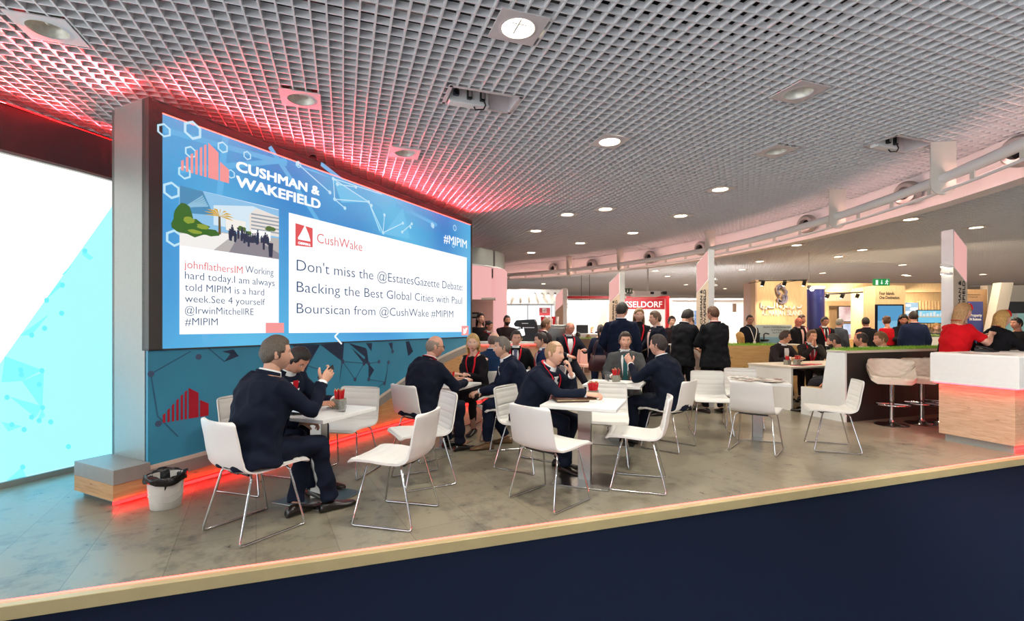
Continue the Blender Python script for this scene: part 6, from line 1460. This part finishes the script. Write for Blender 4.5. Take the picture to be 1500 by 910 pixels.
def totem(P1, lb, la, H_, on_a, label, edge_lamps=True, tx=True):
    """column with corner P1 towards the camera; lb along B, la along A; the printed face is along A (left side) or along B (front)"""
    P1 = V(P1); t_ = thing('sign_totem', label, 'sign'); drop = .22
    T = frame(P1, B); mb = MB(); lo = H_-drop
    if on_a: zs = [H_, H_, lo, lo]
    else: zs = [H_, lo, lo, H_]
    c4 = [(0, 0), (lb, 0), (lb, la), (0, la)]; vs = [T @ V((x, y, 0)) for x, y in c4]+[T @ V((x, y, z)) for (x, y), z in zip(c4, zs)]
    mb.add(vs, [[3, 2, 1, 0], [4, 5, 6, 7], [0, 1, 5, 4], [1, 2, 6, 5], [2, 3, 7, 6], [3, 0, 4, 7]]); mb.build('column', 'white', t_, smooth=0)
    n = -B if on_a else -A; L = la if on_a else lb; e = A if on_a else B                  # face from P1 along e
    fa = lambda f, z: P1+e*(L*f)+n*.004+V((0, 0, z))
    def sheetp(name, pts, m, off=0):
        mb = MB(); q = [fa(f, z)+n*off for f, z in pts]; q2 = [p-n*.003 for p in q]; k = len(q); mb.add(q+q2, [list(range(k)), list(range(k, 2*k))[::-1]]+[[i, k+i, k+(i+1) % k, (i+1) % k] for i in range(k)]); return mb.build(name, m, t_, smooth=0)
    zp = H_-.52
    sheetp('print', [(0, .0), (1, 0), (1, zp-drop), (0, zp)], beige)
    sheetp('lit_top', [(.06, zp+.01), (1-.04, zp-drop+.02), (.96, lo-.01), (.06, H_-.02)], pinkt)
    if tx:
        up = V((0, 0, 1)); r_ = up.cross(n); M4 = Matrix((up, -n, -r_)).transposed().to_4x4(); left = 1 if (r_.dot(e) > 0) else -1
        for body, f in (('CUSHMAN &', .52 if left > 0 else .48), ('WAKEFIELD', .80 if left > 0 else .20)):
            M4.translation = P1+e*(L*f)+n*.006; text('lettering', body, M4, 1.42, 2.02, L*.19, 'textdark', t_, .012)
        q0 = (.15, .6); sheetp('emblem', [(.28, 1.24), (.72, 1.24), (.72, 1.34), (.5, 1.34), (.5, 1.4), (.28, 1.30)], 'red', .002)
    if edge_lamps:
        for k, dz in enumerate((0, -.10)):
            b0 = (P1+B*(lb*.6)-A*.0 if on_a else P1+A*(la*.6)-B*.0)+V((0, 0, H_-.46+dz)); o_ = (B if on_a else -B); b1 = P1+o_*(.0 if not on_a else lb)+(A*(la*.3))+V((0, 0, H_-.50+dz)); mb = MB()
            c = b1+o_*.07; mb.tube([c+V((.055*math.cos(a), .055*math.sin(a), .018*math.sin(a))) for a in [R(20*q) for q in range(17)]], .014, 8); mb.tube([b1, c+o_*-.05], .012, 8); lm_ = mb.build('ring_lamp', 'white', t_)
            mb = MB(); mb.tube([c+V((.055*math.cos(a), .055*math.sin(a), -.012)) for a in [R(20*q) for q in range(17)]], .006, 6); mb.build('glow', 'lamp', lm_)
    return t_
totem((6.05, 6.6, 0), .30, .14, 2.72, False, 'tall sign totem with pink lit top behind the woman in the red blouse')
totem((3.35, 8.2, 0), .12, .30, 2.70, True, 'tall sign totem between the curly-haired man and the man seen from behind')
totem((2.62, 11.7, 0), .14, .50, 2.70, True, 'sign totem behind the tall man in navy suit')
totem((1.64, 15.4, 0), .14, .6, 2.6, True, 'farthest small sign totem before the red framed stand', True, False)
# ---------------------------------------------------------------- timber booth at the back right
tb = thing('timber_booth', 'timber clad booth wall with a metal emblem, lettering and three spotlights', 'booth')
YB = 13.0
fpart('wall', 1106.5, 1182, 410.5, 545, YB, .25, 'woodb', tb); a_ = at(1106.5, 0, YB)
mb = MB(); p, q = at(1089, 412, YB+1.2), at(1106.5, 0, YB); Ts = frame((q.x, YB, 0), (p.x-q.x, 1.2, 0)); mb.box((math.hypot(p.x-q.x, 1.2)/2, -.02, 1.31), (math.hypot(p.x-q.x, 1.2), .04, 2.62), 0, Ts); mb.build('side_wall', wood_mat('side_timber', 'c9a68f', 'b8917a', 4, (14, 14, 1), knots=False), tb, smooth=0)
ftext('AL MARJAN ISLAND', 1115, 1174, 462, 454.5, YB, 'silver', tb, .012, d=.02)
def strokes(name, paths, Y, r, m, parent):
    mb = MB()
    for pth in paths: mb.tube([at(x, y, Y) for x, y in (pth if len(pth) > 1 else [pth[0], (pth[0][0]+.01, pth[0][1])])], r, 6)
    return mb.build(name, m, parent, smooth=60)
strokes('script_lettering', [[(1174, 447), (1173, 450.5), (1168, 451), (1167, 449)], [(1168.5, 453)], [(1163, 447.5), (1163.5, 451), (1160, 453)], [(1160, 445)], [(1157, 448), (1157, 451), (1152, 451), (1152, 448.5)], [(1154, 454)], [(1155.5, 454)], [(1149, 447), (1149, 451.5), (1146, 453.5)], [(1143, 448), (1141, 450), (1143, 451), (1144.5, 449.5)], [(1142, 445.5)], [(1144, 445.5)],
    [(1138, 443.5), (1138, 451)], [(1134, 443.5), (1134, 451), (1126, 451.2), (1124.5, 449), (1127, 448.5), (1128, 451)], [(1124, 448), (1123, 452), (1121, 453.5)], [(1120, 448.5), (1117, 449), (1119, 451.5), (1116, 451.5)], [(1118, 454)], [(1114.5, 443.8), (1114.5, 451)]], YB-.03, .022, 'silver', tb)
swl = lambda cx, cy, r0, a0, a1, k: [(cx+(r0+k*i)*math.cos(R(a0+(a1-a0)*i/12))*.8, cy+(r0+k*i)*math.sin(R(a0+(a1-a0)*i/12))) for i in range(13)]
strokes('emblem', [swl(1143, 427, 4, 100, 330, .35), swl(1144, 437, 4.5, -60, 180, .1), swl(1146, 436, 7.5, -20, 150, .05), swl(1141, 424, 3, 160, 330, .3), [(1149, 424), (1152, 428), (1150, 434)]], YB-.04, .045, mat('emblem_metal', 'c4b7c9', .25, .8, noise=.1), tb)
# track with three lit spotlights
tr_ = thing('spot_track', 'black lighting track over the timber booth wall with three lit spotlights', 'track light'); p0_, p1_ = at(1112, 411, YB-.9), at(1182, 410.5, YB-.9); mb = MB(); mb.tube([p0_, p1_], .018, 8)
for f in (.15, .85): q = p0_.lerp(p1_, f); mb.tube([q, V((q.x, YB, q.z))], .008, 6)
mb.build('track', 'black', tr_)
for px in (1118, 1150, 1179):
    q = at(px, 412, YB-.9); mb = MB(); mb.tube([q, q+V((0, .05, -.10))], .045, 12); mb.build('spot_head', 'black', tr_); mb = MB(); mb.ell(q+V((0, .06, -.105)), (.036, .03, .02), 10, 6); mb.build('lens', 'lamp', tr_)
    spot('lamp_or_fill_light', q+V((0, .10, -.14)), (q.x, YB, q.z-1.0), 42, (1, .8, .52), 62, tr_)
# white reception front with printed poster
rp = thing('poster_counter', 'pale blue poster counter in front of the timber booth wall', 'counter'); gz(1107, 1160, 476, 12.3, .05, 'poster', mat('poster_blue', 'cfe0e6', .5, noise=.15, nscale=1.5), rp)
ftext('Discover outstanding developments', 1118, 1158, 480.4, 477.6, 12.3, 'textdark', rp, .0); ftext('in Al Marjan Island', 1130, 1154, 484.6, 482, 12.3, 'textdark', rp); ftext('Ras Al Khaimah, UAE', 1132, 1156, 488.6, 486, 12.3, 'textdark', rp)
fpart('poster_sea', 1107.5, 1159.5, 494, 503, 12.29, .005, mat('poster_sea', '8fb9cf', .5, noise=.2, nscale=3), rp); gz(1160, 1182, 499, 12.2, .6, 'side_shelf', 'white', rp)
for k, px in enumerate((1112, 1119)):
    t_ = thing('tap', 'black counter tap on the poster counter, '+('upright one' if k == 0 else 'bent one'), 'tap'); p = at(px, 497, 12.1); mb = MB(); mb.tube([p, p+V((0, 0, .12)), p+V((.04 if k else .01, 0, .15)), p+V((.13 if k else .02, 0, .13))], .016, 8); mb.build('spout', 'black', t_); mb = MB(); mb.box(p+V((0, .1, -.03)), (.2, .3, .05)); mb.build('base', 'steel', t_)
# blue column, timber portals and bulkhead
bc_ = thing('blue_column', 'dark blue round column right of the timber booth wall', 'column'); p = at(1194, 0, 13.6); mb = MB(); mb.lathe([(.235, 0), (.235, 2.42)], 32, V((p.x, 13.6, 0))); mb.build('shaft', mat('royal_blue', '1f2560', .3, noise=.08), bc_); mb = MB(); mb.lathe([(.25, 2.42), (.25, 2.5)], 32, V((p.x, 13.6, 0))); mb.build('cap', 'white', bc_)
hd = thing('timber_gallery', 'timber portal gallery with a long bulkhead, wall screens and a destination pillar', 'booth')
fpart('bulkhead', 1183, 1380, 415, 428, 14.0, .5, 'woodb', hd); fpart('pale_soffit', 1206, 1266, 428, 450, 15.2, .3, 'cream', hd); fpart('lintel', 1206, 1266, 441, 448, 14.8, .3, 'woodb', hd)
fpart('portal_post', 1207, 1214, 448, 530, 14.6, .4, 'woodb', hd); fpart('portal_post', 1265, 1282, 421, 530, 13.4, .5, 'woodb', hd)
fpart('pillar', 1282, 1326, 418.5, 540, 12.6, .4, 'woodb', hd); ftext('Four Islands.', 1288, 1310.5, 432.2, 427.2, 12.6, 'textdark', hd, .012); ftext('One Destination.', 1288, 1318, 438.2, 433.4, 12.6, 'textdark', hd, .012)
fpart('gallery_back', 1206, 1290, 446, 530, 15.6, .1, 'woodb', hd); fpart('gallery_back', 1326, 1384, 428, 530, 14.4, .1, 'woodb', hd)
for k in range(8): fpart('slat', 1346.5+4.6*k, 1348.8+4.6*k, 441, 480, 14.2, .12, 'woodb', hd)
fpart('counter_front', 1212, 1262, 497, 530, 12.9, .5, 'woody', hd)
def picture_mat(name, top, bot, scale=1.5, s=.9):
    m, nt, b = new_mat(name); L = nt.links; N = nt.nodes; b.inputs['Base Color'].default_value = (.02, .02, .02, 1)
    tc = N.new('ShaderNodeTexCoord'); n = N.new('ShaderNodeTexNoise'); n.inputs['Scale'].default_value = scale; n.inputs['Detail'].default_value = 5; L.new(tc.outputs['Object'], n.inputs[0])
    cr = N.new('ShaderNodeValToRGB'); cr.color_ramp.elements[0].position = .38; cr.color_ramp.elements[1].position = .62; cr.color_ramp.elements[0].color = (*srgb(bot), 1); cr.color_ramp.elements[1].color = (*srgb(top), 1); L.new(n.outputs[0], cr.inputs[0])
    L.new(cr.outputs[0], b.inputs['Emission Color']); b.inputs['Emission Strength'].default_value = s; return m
def tv(px0, px1, py0, py1, Y, label, m, fr=1.0, extra=None, m2=None):
    t_ = thing('wall_screen', label, 'screen'); fpart('casing', px0-fr, px1+fr, py0-fr, py1+fr, Y, .06, 'blackgloss', t_); fpart('display', px0, px1, py0, py1, Y-.004, .01, m, t_)
    for (a, b_, c, d), mm in (extra or []): fpart('picture_area', a, b_, c, d, Y-.008, .006, mm, t_)
    return t_
tv(1286, 1322, 448, 500, 12.5, 'blue sky screen on the destination pillar', emis('sky_screen', '4f9fd2', .9), 2, [((1286, 1322, 470, 486), emis('sky_screen_pale', '7dbfe2', .9)), ((1286, 1322, 486, 500), emis('sky_screen_cloud', 'a9d6ec', .9))])
tv(1229, 1254, 449.5, 471, 14.3, 'upper wall screen with a pinkish picture in the timber gallery', picture_mat('pink_picture', 'f1d9d4', 'c89a96', 2.5), 1)
tv(1235, 1254, 474.5, 497, 14.2, 'lower wall screen with a pale blue picture in the timber gallery', picture_mat('pale_picture', 'dfe9f4', 'a9b6d6', 2.5), 1, [((1235, 1254, 490, 497), emis('beach_pink', 'd9a9b4', .8))])
tv(1326.5, 1345, 443.5, 463, 14.2, 'small picture of pale diagonal shapes beside the blue sky screen', picture_mat('blue_picture', 'a9cde2', '4f86b0', 2), 0, [((1327, 1334, 446, 449), M['paper']), ((1334, 1344, 451, 454), M['paper']), ((1327, 1337, 456, 459), M['paper'])])
tv(1345, 1384, 455, 473, 13.6, 'wide wall screen showing a bay with white towers and water', picture_mat('sea_picture', '8fd3e6', '6ab9d8', 1.2), 1, [((1347+5*k, 1350.5+5*k, 457+(k*7) % 4, 463.5), emis('tower_white', 'e9f1f2', .9) if k == 0 else bpy.data.materials['tower_white']) for k in range(7)]+[((1345, 1384, 463.5, 465), emis('sand', 'd9cba6', .85))])
dk = thing('booth_desk', 'pale curved booth desk with glass guard below the beach screen', 'desk'); gz(1356, 1384, 494, 12.0, .5, 'front', 'white', dk); fpart('glass_guard', 1357, 1382, 483, 494, 12.05, .02, 'fglass', dk)
mb = MB(); p = at(1366, 494, 12.2)
for k in range(7): mb.ell(p+V((.03*k-.05, .02*(k % 3), .03+.015*(k % 2))), (.04, .03, .035), 8, 6)
o = mb.build('plant', 'grass', dk); o['kind'] = 'stuff'
t2 = thing('spot_track', 'black lighting track in the timber gallery with a lit warm spotlight', 'track light'); q0, q1 = at(1210, 431, 13.2), at(1264, 428, 13.2); mb = MB(); mb.tube([q0, q1], .018, 8); 
for f in (.1, .9): q = q0.lerp(q1, f); mb.tube([q, V((q.x, 14.0, q.z))], .008, 6)
mb.build('track', 'black', t2)
for px in (1213, 1235, 1257):
    q = at(px, 431, 13.2); mb = MB(); mb.tube([q, q+V((0, .06, -.09))], .05, 10); mb.build('spot_head', 'black', t2); mb = MB(); mb.ell(q+V((0, .07, -.1)), (.04, .035, .02), 10, 6); mb.build('lens', 'lamp', t2)
spot('lamp_or_fill_light', at(1235, 434, 13.3), at(1240, 470, 15.2), 120, (1, .8, .55), 110, t2)
sp2 = thing('spotlight', 'bright warm spotlight shining beside the blue column', 'spotlight'); q = at(1189, 423, 13.0); mb = MB(); mb.tube([q+V((0, .12, .06)), q], .05, 10); mb.tube([q+V((0, .12, .06)), V((q.x, q.y+.12, 3.4))], .004, 6); mb.build('body', 'black', sp2); mb = MB(); mb.ell(q+V((0, -.01, -.01)), (.06, .04, .06), 10, 6); mb.build('lens', 'lamp', sp2)
area('lamp_or_fill_light', at(1300, 395, 12.0), at(1300, 470, 12.8), 60, 4.5, .3, (1, .82, .58), hd)  # added warm fill with no lamp body, for pillar and bulkhead
area('lamp_or_fill_light', at(1350, 432, 13.6), at(1350, 480, 14.2), 25, 1.5, .2, (1, .82, .58), hd)  # second added warm fill, for the slats and gallery back
# right edge: purple poster wall, leaning strut, glass booth
pw = thing('poster_wall', 'brown wall with a blue and purple printed poster right of the front totem', 'poster wall'); fpart('wall', 1410, 1446, 424, 540, 11.5, .15, mat('brown_timber', 'a5825f', .55, noise=.08), pw)
po = fpart('poster', 1412, 1440, 442, 505, 11.45, .03, mat('poster_purple', '3b4586', .5, noise=.15, nscale=2), pw); ftext('Property', 1421, 1438, 464, 459.5, 11.45, 'textwhite', po, .012); ftext('IN Business', 1420, 1437, 469.5, 465.6, 11.45, 'textwhite', po, .012)
ftext('Relationship Experiences', 1416, 1436, 432.5, 430.6, 11.5, 'textdark', pw); ftext('of Property life', 1418, 1432, 436, 434, 11.5, 'textdark', pw)
lw = thing('glass_booth', 'cream booth with dark screen band, teal glass and red lettered counter at the right edge', 'booth')
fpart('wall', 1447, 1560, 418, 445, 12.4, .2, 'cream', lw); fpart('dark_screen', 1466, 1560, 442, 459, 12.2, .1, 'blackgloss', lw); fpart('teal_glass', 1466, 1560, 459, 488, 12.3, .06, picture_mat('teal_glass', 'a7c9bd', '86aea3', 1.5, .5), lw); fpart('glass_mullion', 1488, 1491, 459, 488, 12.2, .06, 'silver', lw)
cnt = gz(1460, 1560, 488, 10.6, .4, 'counter_front', 'cream', lw); ftext('IOANNINA', 1480, 1532, 497.5, 491.5, 10.6, mat('lettering_crimson', 'a3203a', .5, noise=.03), lw, .03); fpart('top_rule', 1480, 1532, 488.8, 489.6, 10.595, .008, bpy.data.materials['lettering_crimson'], lw)
fpart('lower_wall', 1447, 1560, 488, 540, 12.3, .1, 'cream', lw)
mb = MB(); q0, q1 = at(1462, 470, 11.2), at(1476, 414, 11.2); d_ = V((.14, 0, 0)); vs = []
for y in (0, .2):
    for a in (q0-d_, q0+d_, q1+d_, q1-d_): vs.append(a+V((0, y, 0)))
vs = [V((v_.x-(.0), v_.y, v_.z)) for v_ in vs]; lo0 = q0+(q0-q1)*1.15
for i, y in ((0, 0), (4, .2)): vs[i] = V((lo0.x-.14, 11.2+y, 0)); vs[i+1] = V((lo0.x+.14, 11.2+y, 0))
mb.add(vs, [[0, 1, 2, 3], [7, 6, 5, 4], [0, 4, 5, 1], [1, 5, 6, 2], [2, 6, 7, 3], [3, 7, 4, 0]]); o = mb.build('leaning_strut', 'cream', smooth=0); tag(o, 'cream leaning strut between the purple poster and the dark screen', 'strut')
fs2 = thing('ceiling_rail', 'thin white ceiling rail above the leaning strut', 'rail'); mb = MB(); q0, q1 = at(1420, 419, 22.6), at(1482, 414, 22.0); q1.z = q0.z; mb.tube([q0, q1], .04, 8); mb.tube([q0, V((q0.x, q0.y, 3.4))], .01, 6); mb.tube([q1, V((q1.x, q1.y, 3.4))], .01, 6); mb.build('rail', 'white', fs2)
